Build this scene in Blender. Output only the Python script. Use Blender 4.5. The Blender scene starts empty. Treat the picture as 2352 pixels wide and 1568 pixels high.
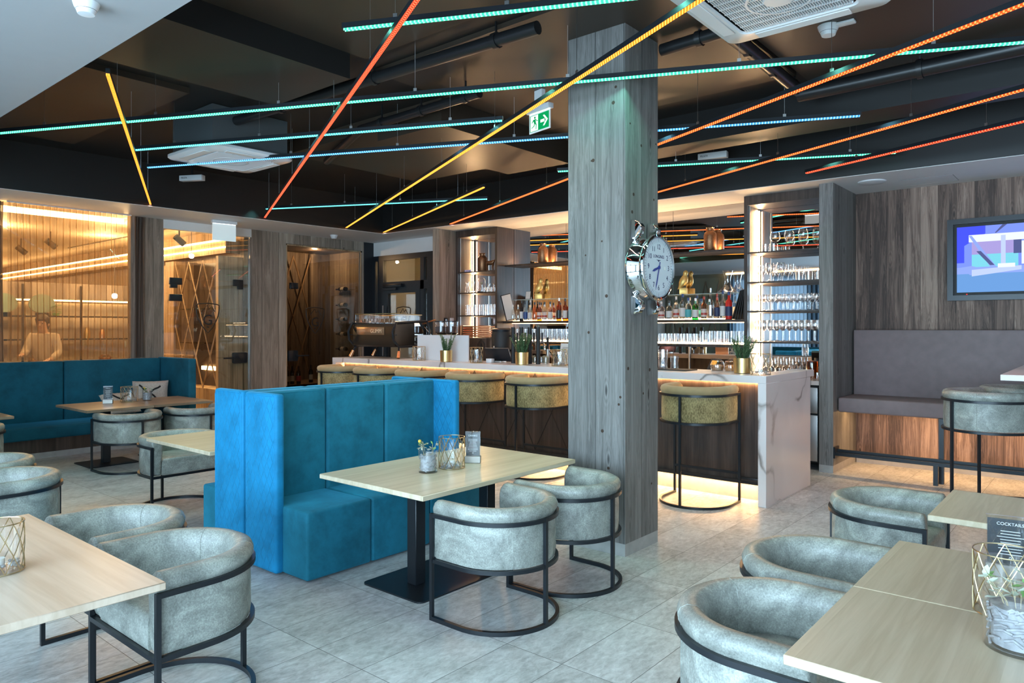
import bpy, bmesh, math, random
from math import sin, cos, pi, radians, sqrt, atan2
from mathutils import Vector, Matrix

random.seed(7)
sc = bpy.context.scene
COL = sc.collection

# ---------------------------------------------------------------- camera
cam_data = bpy.data.cameras.new('camera')
cam_data.sensor_width = 36.0
cam_data.sensor_fit = 'HORIZONTAL'
cam_data.lens = 36.0 * 1650 / 2352
cam_data.shift_y = -31.0 / 2352
cam_data.clip_start = 0.05
cam = bpy.data.objects.new('camera', cam_data)
COL.objects.link(cam)
cam.location = (0, 0, 1.55)
cam.rotation_euler = (radians(90), 0, radians(40))
sc.camera = cam

# ---------------------------------------------------------------- world, exposure
sc.view_settings.view_transform = 'Standard'
sc.view_settings.look = 'None'
sc.view_settings.exposure = 0.36
sc.view_settings.gamma = 1.0
sc.view_settings.use_curve_mapping = False
world = bpy.data.worlds.new('sky')
sc.world = world
world.use_nodes = True
world.node_tree.nodes['Background'].inputs[0].default_value = (0.62, 0.80, 1.0, 1)
world.node_tree.nodes['Background'].inputs[1].default_value = 2.0
sc.cycles.use_denoising = True
sc.cycles.transparent_max_bounces = 32
sc.cycles.max_bounces = 8
sc.cycles.diffuse_bounces = 4
sc.cycles.glossy_bounces = 5
sc.cycles.sample_clamp_indirect = 6.0
sc.cycles.caustics_reflective = False
sc.cycles.caustics_refractive = False


def area(name, loc, rot, sx, sy, energy, color):
    l = bpy.data.lights.new(name, 'AREA')
    l.shape = 'RECTANGLE'
    l.size, l.size_y = sx, sy
    l.energy = energy
    l.color = color
    o = bpy.data.objects.new(name, l)
    COL.objects.link(o)
    o.location = loc
    o.rotation_euler = rot
    return o


WY = -2.3      # plane of the window wall
WIN = [(-8.3, -6.2), (-5.9, -3.8), (-3.5, -1.4), (-1.1, 1.0), (1.3, 3.4)]   # glazed bays in the wall behind the camera
DAY = (0.54, 0.80, 1.0)
for a_, b_ in WIN:     # daylight: sky seen through each bay, light stands outside the opening
    area('daylight', ((a_ + b_) / 2, WY - 0.25, 1.62), (radians(90), 0, 0), b_ - a_, 2.65, 225, DAY)


def point(name, loc, energy, color, r=0.04):
    l = bpy.data.lights.new(name, 'POINT')
    l.energy = energy
    l.color = color
    l.shadow_soft_size = r
    o = bpy.data.objects.new(name, l)
    COL.objects.link(o)
    o.location = loc
    return o


# ---------------------------------------------------------------- mesh builder
ORDER = []       # parts in the order they were built


class MB:
    def __init__(s):
        s.v = []; s.f = []; s.m = []

    def add(s, vs, fs, mi=0, M=None):
        o = len(s.v)
        s.v += [tuple(M @ Vector(p)) for p in vs] if M is not None else [tuple(p) for p in vs]
        s.f += [tuple(o + i for i in f) for f in fs]
        s.m += [mi] * len(fs)
        return s

    def box(s, x0, x1, y0, y1, z0, z1, bev=0.0, seg=2, M=None, mi=0):
        if bev <= 0:
            vs = [(x, y, z) for z in (z0, z1) for y in (y0, y1) for x in (x0, x1)]
            fs = [(0, 2, 3, 1), (4, 5, 7, 6), (0, 1, 5, 4), (2, 6, 7, 3), (0, 4, 6, 2), (1, 3, 7, 5)]
            return s.add(vs, fs, mi, M)
        bm = bmesh.new()
        bmesh.ops.create_cube(bm, size=1)
        for v in bm.verts:
            v.co = ((x0 + x1) / 2 + v.co.x * (x1 - x0), (y0 + y1) / 2 + v.co.y * (y1 - y0), (z0 + z1) / 2 + v.co.z * (z1 - z0))
        bmesh.ops.bevel(bm, geom=bm.edges[:], offset=bev, segments=seg, profile=0.5, affect='EDGES')
        bm.verts.index_update()
        vs = [v.co.copy() for v in bm.verts]
        fs = [[v.index for v in f.verts] for f in bm.faces]
        bm.free()
        return s.add(vs, fs, mi, M)

    def cbox(s, cx, cy, cz, sx, sy, sz, bev=0.0, rz=0.0, seg=2, mi=0, M=None):
        T = Matrix.Translation((cx, cy, cz)) @ Matrix.Rotation(rz, 4, 'Z')
        if M is not None:
            T = M @ T
        return s.box(-sx / 2, sx / 2, -sy / 2, sy / 2, -sz / 2, sz / 2, bev, seg, T, mi)

    def lathe(s, prof, n=20, M=None, mi=0):
        vs = []; fs = []; rows = []
        for r, z in prof:
            if abs(r) < 1e-6:
                rows.append([len(vs)]); vs.append((0, 0, z))
            else:
                rows.append(list(range(len(vs), len(vs) + n)))
                vs += [(r * cos(2 * pi * i / n), r * sin(2 * pi * i / n), z) for i in range(n)]
        for a, b in zip(rows, rows[1:]):
            for i in range(n):
                j = (i + 1) % n
                if len(a) == 1 and len(b) == 1:
                    continue
                if len(a) == 1:
                    fs.append((a[0], b[j], b[i]))
                elif len(b) == 1:
                    fs.append((a[i], a[j], b[0]))
                else:
                    fs.append((a[i], a[j], b[j], b[i]))
        return s.add(vs, fs, mi, M)

    def cyl(s, x, y, z0, z1, r, n=16, mi=0, M=None):
        T = Matrix.Translation((x, y, 0))
        if M is not None:
            T = M @ T
        return s.lathe([(0, z0), (r, z0), (r, z1), (0, z1)], n, T, mi)

    def sweep(s, path, prof, closed=False, mi=0, M=None, cap=True):
        """profile (outward, up) carried along a level path of (x, y, z); outward is to the left of travel"""
        n = len(path); k = len(prof); vs = []; fs = []
        for i, p in enumerate(path):
            a = path[(i - 1) % n] if (closed or i > 0) else None
            b = path[(i + 1) % n] if (closed or i < n - 1) else None
            d = []
            for q, r in ((a, p), (p, b)):
                if q is not None and r is not None:
                    t = Vector((r[0] - q[0], r[1] - q[1]))
                    if t.length > 1e-9:
                        d.append(t.normalized())
            nn = [Vector((-t.y, t.x)) for t in d]
            m = sum(nn, Vector((0, 0)))
            m.normalize()
            c = max(0.3, m.dot(nn[0]))
            for o, h in prof:
                vs.append((p[0] + m.x * o / c, p[1] + m.y * o / c, p[2] + h))
        for i in range(n if closed else n - 1):
            j = (i + 1) % n
            for q in range(k):
                r = (q + 1) % k
                fs.append((i * k + q, i * k + r, j * k + r, j * k + q))
        if cap and not closed:
            fs.append(tuple(range(k)))
            fs.append(tuple(reversed(range((n - 1) * k, n * k))))
        return s.add(vs, fs, mi, M)

    def tube(s, pts, r, n=6, closed=False, mi=0, M=None, taper=None):
        pts = [Vector(p) for p in pts]
        N = len(pts); vs = []; fs = []
        prev = None
        for i, p in enumerate(pts):
            a = pts[(i - 1) % N] if (closed or i > 0) else p
            b = pts[(i + 1) % N] if (closed or i < N - 1) else p
            t = (b - a).normalized()
            if prev is None:
                u = t.orthogonal().normalized()
            else:
                u = (prev - t * prev.dot(t))
                u = u.normalized() if u.length > 1e-6 else t.orthogonal().normalized()
            prev = u
            w = t.cross(u)
            rr = r if taper is None else taper[i]
            for q in range(n):
                an = 2 * pi * q / n
                vs.append(p + (u * cos(an) + w * sin(an)) * rr)
        for i in range(N if closed else N - 1):
            j = (i + 1) % N
            for q in range(n):
                e = (q + 1) % n
                fs.append((i * n + q, i * n + e, j * n + e, j * n + q))
        if not closed:
            fs.append(tuple(reversed(range(n))))
            fs.append(tuple(range((N - 1) * n, N * n)))
        return s.add(vs, fs, mi, M)

    def prism(s, poly, z0, z1, M=None, mi=0):
        n = len(poly)
        vs = [(x, y, z0) for x, y in poly] + [(x, y, z1) for x, y in poly]
        fs = [tuple(reversed(range(n))), tuple(range(n, 2 * n))]
        fs += [(i, (i + 1) % n, n + (i + 1) % n, n + i) for i in range(n)]
        return s.add(vs, fs, mi, M)

    def loft(s, rings, M=None, mi=0, cap=True):
        k = len(rings[0]); vs = [p for r in rings for p in r]; fs = []
        for i in range(len(rings) - 1):
            for q in range(k):
                r = (q + 1) % k
                fs.append((i * k + q, i * k + r, (i + 1) * k + r, (i + 1) * k + q))
        if cap:
            fs.append(tuple(reversed(range(k))))
            fs.append(tuple(range((len(rings) - 1) * k, len(rings) * k)))
        return s.add(vs, fs, mi, M)

    def grid(s, fn, nu, nv, mi=0, M=None):
        vs = [fn(i / nu, j / nv) for j in range(nv + 1) for i in range(nu + 1)]
        fs = [(j * (nu + 1) + i, j * (nu + 1) + i + 1, (j + 1) * (nu + 1) + i + 1, (j + 1) * (nu + 1) + i) for j in range(nv) for i in range(nu)]
        return s.add(vs, fs, mi, M)

    def build(s, name, mats, parent=None, loc=None, rz=0.0, smooth=True, flip=False):
        me = bpy.data.meshes.new(name)
        me.from_pydata(s.v, [], s.f)
        if not isinstance(mats, (list, tuple)):
            mats = [mats]
        for m in mats:
            me.materials.append(m)
        if len(mats) > 1:
            me.polygons.foreach_set('material_index', s.m)
        bm = bmesh.new(); bm.from_mesh(me)
        bmesh.ops.recalc_face_normals(bm, faces=bm.faces[:])
        bm.to_mesh(me); bm.free()
        if smooth:
            me.polygons.foreach_set('use_smooth', [True] * len(me.polygons))
            me.set_sharp_from_angle(angle=radians(40))
        me.update()
        o = bpy.data.objects.new(name, me)
        COL.objects.link(o)
        ORDER.append(o)
        if parent is not None:
            o.parent = parent
        if loc is not None:
            o.location = loc
        o.rotation_euler = (0, 0, rz)
        return o


def tag(o, label, cat, group=None):
    o['label'] = label
    o['category'] = cat
    if group:
        o['group'] = group
    return o


def thing(name, label, cat, loc=(0, 0, 0), rz=0.0, group=None):
    o = bpy.data.objects.new(name, None)
    o.empty_display_size = 0.05
    COL.objects.link(o)
    o.location = loc
    o.rotation_euler = (0, 0, rz)
    return tag(o, label, cat, group)


def struct(o):
    o['kind'] = 'structure'
    return o


def dup(root, loc, rz=0.0, label=None, group=None, scale=None):
    r = root.copy(); COL.objects.link(r)
    r.location = loc; r.rotation_euler = (0, 0, rz)
    if scale:
        r.scale = scale
    if label:
        r['label'] = label
    if group:
        r['group'] = group
    for ch in list(root.children):
        c = ch.copy(); COL.objects.link(c); c.parent = r
        for g in list(ch.children):
            d = g.copy(); COL.objects.link(d); d.parent = c
    return r


def text_mesh(txt, size, mat, name, parent, M, extrude=0.0008, align='CENTER', sx=1.0):
    """lettering as thin raised geometry; local x to the side, y up, z out of the face"""
    cu = bpy.data.curves.new('t', 'FONT')
    cu.body = txt; cu.size = size; cu.extrude = extrude
    cu.align_x = align; cu.align_y = 'CENTER'
    cu.resolution_u = 3
    t = bpy.data.objects.new('t', cu); COL.objects.link(t)
    me = bpy.data.meshes.new_from_object(t)
    bpy.data.objects.remove(t); bpy.data.curves.remove(cu)
    me.transform(M @ Matrix.Diagonal((sx, 1, 1, 1)))
    me.materials.clear(); me.materials.append(mat)
    me.name = name
    o = bpy.data.objects.new(name, me); COL.objects.link(o)
    ORDER.append(o)
    if parent is not None:
        o.parent = parent
    return o


def frame_matrix(origin, xdir, ydir):
    x = Vector(xdir).normalized(); y = Vector(ydir).normalized(); z = x.cross(y)
    return Matrix(((x.x, y.x, z.x, origin[0]), (x.y, y.y, z.y, origin[1]), (x.z, y.z, z.z, origin[2]), (0, 0, 0, 1)))


# ---------------------------------------------------------------- materials
class G:
    def __init__(s, name):
        s.mat = bpy.data.materials.new(name)
        s.mat.use_nodes = True
        s.nt = s.mat.node_tree
        s.nt.nodes.clear()

    def __call__(s, typ, *args, **kw):
        n = s.nt.nodes.new('ShaderNode' + typ)
        for k, v in kw.items():
            if k.startswith('p_'):
                setattr(n, k[2:], v)
        for k, v in list(enumerate(args)) + [(k.replace('_', ' '), v) for k, v in kw.items() if not k.startswith('p_')]:
            if v is None:
                continue
            inp = n.inputs[k]
            if isinstance(v, bpy.types.Node):
                v = v.outputs[0]
            if isinstance(v, bpy.types.NodeSocket):
                s.nt.links.new(v, inp)
            else:
                if inp.type == 'RGBA' and len(v) == 3:
                    v = (*v, 1)
                inp.default_value = v
        return n

    def m(s, op, a, b=None, c=None):
        return s('Math', a, b, c, p_operation=op)

    def ramp(s, fac, stops, interp='LINEAR'):
        n = s('ValToRGB', fac)
        n.color_ramp.interpolation = interp
        e = n.color_ramp.elements
        while len(e) < len(stops):
            e.new(0.5)
        for el, (p, c) in zip(e, stops):
            el.position = p
            el.color = (*c, 1) if len(c) == 3 else c
        return n

    def mix(s, fac, a, b, mode='MIX'):
        n = s.nt.nodes.new('ShaderNodeMix')
        n.data_type = 'RGBA'; n.blend_type = mode
        for i, v in ((0, fac), (6, a), (7, b)):
            if isinstance(v, bpy.types.Node):
                v = v.outputs[0]
            if isinstance(v, bpy.types.NodeSocket):
                s.nt.links.new(v, n.inputs[i])
            else:
                n.inputs[i].default_value = (*v, 1) if (i > 0 and len(v) == 3) else v
        return n.outputs[2]

    def xyz(s):
        t = s('TexCoord')
        sp = s('SeparateXYZ', t.outputs['Object'])
        return t.outputs['Object'], sp.outputs[0], sp.outputs[1], sp.outputs[2]

    def vec(s, x, y, z):
        return s('CombineXYZ', x, y, z)

    def bsdf(s, color, rough=0.5, metal=0.0, bump=None, bstr=0.3, bdist=0.01, **kw):
        b = s('BsdfPrincipled')
        def put(k, v):
            inp = b.inputs[k]
            if isinstance(v, bpy.types.Node):
                v = v.outputs[0]
            if isinstance(v, bpy.types.NodeSocket):
                s.nt.links.new(v, inp)
            else:
                inp.default_value = (*v, 1) if (inp.type == 'RGBA' and len(v) == 3) else v
        put('Base Color', color); put('Roughness', rough); put('Metallic', metal)
        for k, v in kw.items():
            put(k.replace('_', ' '), v)
        if bump is not None:
            bn = s('Bump', Strength=bstr, Distance=bdist, Height=bump)
            s.nt.links.new(bn.outputs[0], b.inputs['Normal'])
        return s.out(b)

    def out(s, sh):
        o = s.nt.nodes.new('ShaderNodeOutputMaterial')
        s.nt.links.new(sh.outputs[0] if isinstance(sh, bpy.types.Node) else sh, o.inputs[0])
        return s.mat


def plain(name, color, rough=0.5, metal=0.0, noise=0.0, nscale=8.0, **kw):
    g = G(name)
    c = color
    if noise:
        co = g('TexCoord').outputs['Object']
        nz = g('TexNoise', Vector=co, Scale=nscale, Detail=4.0)
        c = g.mix(nz.outputs[0], tuple(x * (1 - noise) for x in color), tuple(min(1, x * (1 + noise)) for x in color))
    return g.bsdf(c, rough, metal, **kw)


def emit(name, color, strength):
    g = G(name)
    return g.out(g('Emission', color, strength))


def aged_wood(name, dark, mid, light, pw=0.15, rough=0.62, knots=True, gap=True, tone=0.35, con=1.7, lines=0.0):
    """upright weathered boards; board width pw"""
    g = G(name)
    _, x, y, z = g.xyz()
    h = g.m('ADD', x, y)
    hb = g.m('DIVIDE', h, pw)
    cell = g.m('FLOOR', hb)
    rnd = g('TexWhiteNoise', W=cell, p_noise_dimensions='1D').outputs[0]
    off = g.m('MULTIPLY', rnd, 37.0)
    v1 = g.vec(g.m('MULTIPLY', h, 9.0), off, g.m('MULTIPLY', g.m('ADD', z, off), 0.55))
    n1 = g('TexNoise', Vector=v1, Scale=1.6, Detail=7.0, Roughness=0.62, Distortion=0.9).outputs[0]
    v2 = g.vec(g.m('MULTIPLY', h, 120.0), off, g.m('MULTIPLY', z, 3.0))
    n2 = g('TexNoise', Vector=v2, Scale=1.0, Detail=3.0).outputs[0]
    kv = g.vec(g.m('MULTIPLY', h, 5.5), off, g.m('MULTIPLY', z, 1.5))
    vo = g('TexVoronoi', Vector=kv, Scale=1.0, Randomness=1.0).outputs[0]
    fac = g.m('ADD', g.m('MULTIPLY', g.m('ADD', g.m('MULTIPLY', g.m('SUBTRACT', n1, 0.5), con), 0.5), 0.72), g.m('MULTIPLY', n2, 0.28))
    fac = g.m('ADD', fac, g.m('MULTIPLY', g.m('SUBTRACT', rnd, 0.5), tone))
    if lines:
        gl = g.m('SINE', g.m('ADD', g.m('MULTIPLY', h, 230.0), g.m('ADD', g.m('MULTIPLY', n1, 60.0), g.m('MULTIPLY', off, 3.0))))
        fac = g.m('ADD', fac, g.m('MULTIPLY', gl, lines))
    if knots:
        ring = g.m('MULTIPLY', g.m('SINE', g.m('MULTIPLY', vo, 90.0)), g('MapRange', vo, 0.05, 0.22, 0.09, 0.0).outputs[0])
        fac = g.m('ADD', fac, ring)
    col = g.ramp(fac, [(0.28, dark), (0.5, mid), (0.74, light)])
    c = col.outputs[0]
    if knots:
        c = g.mix(g('MapRange', vo, 0.035, 0.075, 1.0, 0.0).outputs[0], c, tuple(q * 0.35 for q in dark))
    bh = fac
    if gap:
        fr = g.m('FRACT', hb)
        ed = g.m('MINIMUM', fr, g.m('SUBTRACT', 1.0, fr))
        ln = g('MapRange', ed, 0.006, 0.018, 0.75, 0.0).outputs[0]
        c = g.mix(ln, c, tuple(q * 0.2 for q in dark))
        bh = g.m('SUBTRACT', fac, ln)
    return g.bsdf(c, rough, 0.0, bh, 0.35, 0.006)


def oak_top(name, c1, c2, along='y', bw=0.11, rough=0.34):
    g = G(name)
    _, x, y, z = g.xyz()
    a, b = (y, x) if along == 'y' else (x, y)
    cell = g.m('FLOOR', g.m('DIVIDE', b, bw))
    rnd = g('TexWhiteNoise', W=cell, p_noise_dimensions='1D').outputs[0]
    v1 = g.vec(g.m('MULTIPLY', a, 1.1), g.m('MULTIPLY', b, 22.0), g.m('ADD', g.m('MULTIPLY', rnd, 9.0), g.m('MULTIPLY', z, 8.0)))
    n1 = g('TexNoise', Vector=v1, Scale=1.3, Detail=6.0, Roughness=0.6, Distortion=0.5).outputs[0]
    f = g.m('ADD', n1, g.m('MULTIPLY', g.m('SUBTRACT', rnd, 0.5), 0.22))
    c = g.ramp(f, [(0.3, c1), (0.68, c2)])
    return g.bsdf(c, rough, 0.0, n1, 0.04, 0.002)


def velvet(name, c, quilt=False, rough=0.72):
    g = G(name)
    co, x, y, z = g.xyz()
    n = g('TexNoise', Vector=co, Scale=4.5, Detail=7.0, Roughness=0.68, Distortion=0.12).outputs[0]
    col = g.ramp(n, [(0.30, tuple(q * 0.66 for q in c)), (0.5, c), (0.72, tuple(min(1, q * 1.28) for q in c))])
    bump = n
    st = 0.10
    if quilt:       # diamond stitching on the two broad sides only
        ny = g('SeparateXYZ', g('TexCoord').outputs['Normal']).outputs[1]
        face = g('MapRange', g.m('ABSOLUTE', ny), 0.90, 0.98, 0.0, 1.0).outputs[0]
        a = g.m('ADD', g.m('MULTIPLY', x, 15.0), g.m('MULTIPLY', z, 8.5))
        b = g.m('SUBTRACT', g.m('MULTIPLY', x, 15.0), g.m('MULTIPLY', z, 8.5))
        ds = []
        for q in (a, b):
            f = g.m('FRACT', q)
            ds.append(g.m('MINIMUM', f, g.m('SUBTRACT', 1.0, f)))
        d = g.m('MINIMUM', ds[0], ds[1])
        bump = g.m('MULTIPLY', g('MapRange', d, 0.0, 0.09, 0.0, 1.0).outputs[0], face)
        col = g.mix(g.m('MULTIPLY', g('MapRange', d, 0.0, 0.045, 0.22, 0.0).outputs[0], face), col, tuple(q * 0.45 for q in c))
        st = 0.5
    return g.bsdf(col, rough, 0.0, bump, st, 0.008, Sheen_Weight=0.3, Sheen_Roughness=0.4, Sheen_Tint=(0.1, 0.6, 1.0), Specular_IOR_Level=0.2)


def leather(name, c, rough=0.38):
    g = G(name)
    co = g('TexCoord').outputs['Object']
    n = g('TexNoise', Vector=co, Scale=5.0, Detail=6.0, Roughness=0.7, Distortion=0.8).outputs[0]
    n2 = g('TexNoise', Vector=co, Scale=150.0, Detail=2.0, Roughness=0.6).outputs[0]
    f = g.m('ADD', n, g.m('MULTIPLY', g.m('SUBTRACT', n2, 0.5), 0.45))
    col = g.ramp(f, [(0.28, tuple(q * 0.5 for q in c)), (0.5, c), (0.72, tuple(min(1, q * 1.75) for q in c))])
    vo = g('TexVoronoi', Vector=co, Scale=190.0, p_feature='DISTANCE_TO_EDGE').outputs[0]
    rg = g('MapRange', n, 0.3, 0.7, rough + 0.14, rough - 0.08).outputs[0]
    return g.bsdf(col, rg, 0.0, vo, 0.5, 0.0015, Specular_IOR_Level=0.5)


def chenille(name, c1, c2):
    g = G(name)
    co, x, y, z = g.xyz()
    v = g.vec(g.m('MULTIPLY', x, 1.0), y, g.m('MULTIPLY', z, 0.4))
    n = g('TexNoise', Vector=v, Scale=130.0, Detail=3.0).outputs[0]
    n2 = g('TexNoise', Vector=co, Scale=7.0, Detail=4.0).outputs[0]
    f = g.m('ADD', g.m('MULTIPLY', n, 0.6), g.m('MULTIPLY', n2, 0.4))
    col = g.ramp(f, [(0.38, c1), (0.62, c2)])
    return g.bsdf(col, 0.75, 0.0, n, 0.4, 0.004, Sheen_Weight=0.4, Sheen_Tint=(1, 0.85, 0.5))


def marble(name):
    g = G(name)
    co = g('TexCoord').outputs['Object']
    w = g('TexNoise', Vector=co, Scale=1.6, Detail=6.0, Distortion=0.3)
    wv = g('VectorMath', co, g('VectorMath', w.outputs[1], (0.35, 0.35, 0.35), p_operation='MULTIPLY').outputs[0], p_operation='ADD').outputs[0]
    n = g('TexNoise', Vector=wv, Scale=0.85, Detail=2.0, Roughness=0.45).outputs[0]
    d = g.m('ABSOLUTE', g.m('SUBTRACT', n, 0.5))
    v1 = g('MapRange', d, 0.0, 0.009, 1.0, 0.0).outputs[0]
    msk = g('MapRange', g('TexNoise', Vector=co, Scale=1.3, Detail=2.0).outputs[0], 0.40, 0.50, 0.0, 1.0).outputs[0]
    v1 = g.m('MULTIPLY', v1, msk)
    cl = g('MapRange', d, 0.0, 0.10, 0.35, 0.0).outputs[0]
    c = g.mix(cl, (0.76, 0.70, 0.68), (0.50, 0.44, 0.42))
    c = g.mix(v1, c, (0.22, 0.18, 0.16))
    return g.bsdf(c, 0.28)


def tiles(name):
    g = G(name)
    co, x, y, z = g.xyz()
    tx = g.m('DIVIDE', g.m('ADD', x, 2.62), 0.3333)
    ty = g.m('DIVIDE', g.m('SUBTRACT', y, 2.06), 0.628)
    cell = g.vec(g.m('FLOOR', tx), g.m('FLOOR', ty), 0.0)
    rnd = g('TexWhiteNoise', Vector=cell, p_noise_dimensions='3D')
    offv = g('VectorMath', rnd.outputs[1], (20.0, 20.0, 20.0), p_operation='MULTIPLY').outputs[0]
    base = g.vec(g.m('MULTIPLY', x, 1.6), g.m('MULTIPLY', y, 0.75), z)
    vv = g('VectorMath', base, offv, p_operation='ADD').outputs[0]
    n1 = g('TexNoise', Vector=vv, Scale=3.2, Detail=8.0, Roughness=0.66, Distortion=0.7).outputs[0]
    n2 = g('TexNoise', Vector=vv, Scale=22.0, Detail=5.0, Roughness=0.7, Distortion=0.5).outputs[0]
    f = g.m('ADD', g.m('MULTIPLY', n1, 0.7), g.m('MULTIPLY', n2, 0.75))
    f = g.m('ADD', g.m('SUBTRACT', f, 0.225), g.m('MULTIPLY', g.m('SUBTRACT', rnd.outputs[0], 0.5), 0.09))
    c = g.ramp(f, [(0.30, (0.33, 0.325, 0.315)), (0.50, (0.52, 0.515, 0.505)), (0.64, (0.64, 0.64, 0.63)), (0.76, (0.80, 0.80, 0.79))]).outputs[0]
    lines = []
    for t, w in ((tx, 0.3333), (ty, 0.628)):
        fr = g.m('FRACT', t)
        ed = g.m('MULTIPLY', g.m('MINIMUM', fr, g.m('SUBTRACT', 1.0, fr)), w)
        lines.append(g('MapRange', ed, 0.0009, 0.0022, 1.0, 0.0).outputs[0])
    ln = g.m('MAXIMUM', lines[0], lines[1])
    c = g.mix(ln, c, (0.09, 0.085, 0.08))
    r = g('MapRange', n2, 0.3, 0.7, 0.46, 0.30).outputs[0]
    return g.bsdf(c, r, 0.0, g.m('SUBTRACT', f, ln), 0.12, 0.004)


def thin_glass(name, tint=(1, 1, 1), refl=0.06, edge=0.75, rough=0.0):
    g = G(name)
    lw = g('LayerWeight', 0.35).outputs[1]
    f = g.m('ADD', refl, g.m('MULTIPLY', g.m('POWER', lw, 2.5), edge))
    return g.out(g('MixShader', f, g('BsdfTransparent', tint), g('BsdfGlossy', (1, 1, 1), rough)))


def sheer(name, c, open_=0.55):
    g = G(name)
    co, x, y, z = g.xyz()
    n = g('TexNoise', Vector=g.vec(g.m('MULTIPLY', x, 60.0), g.m('MULTIPLY', y, 60.0), g.m('MULTIPLY', z, 1.0)), Scale=1.0, Detail=2.0).outputs[0]
    lw = g('LayerWeight', 0.5).outputs[1]
    f = g.m('SUBTRACT', 1.0 - open_, g.m('MULTIPLY', g.m('SUBTRACT', 0.5, n), 0.25 if open_ > 0 else 0.0))
    f = g.m('ADD', f, g.m('MULTIPLY', lw, 0.6))
    cl = g('Clamp', f, 0.05, 0.99)
    dif = g('MixShader', 0.6, g('BsdfDiffuse', c), g('BsdfTranslucent', c))
    return g.out(g('MixShader', cl, g('BsdfTransparent', (1, 1, 1)), dif))


def led_dots(name, core, strength, period=0.0235):
    """a row of small diodes along the local x axis of the strip: hot diodes, coloured glow between"""
    g = G(name)
    _, x, y, z = g.xyz()
    f = g.m('ABSOLUTE', g.m('SUBTRACT', g.m('FRACT', g.m('DIVIDE', x, period)), 0.5))
    d = g('MapRange', f, 0.13, 0.26, 1.0, 0.0).outputs[0]
    hot = (1.0, 0.07 + core[1] * 1.2, 0.03 + core[2] * 1.2) if core[0] > 0.5 else (0.18 + 0.4 * core[0], min(1.0, 0.2 + 0.9 * core[1]), 0.22 + 0.78 * core[2])
    e1 = g('Emission', core, strength * 0.40)
    e2 = g('Emission', hot, strength * 1.0)
    return g.out(g('MixShader', d, e1, e2))


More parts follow.
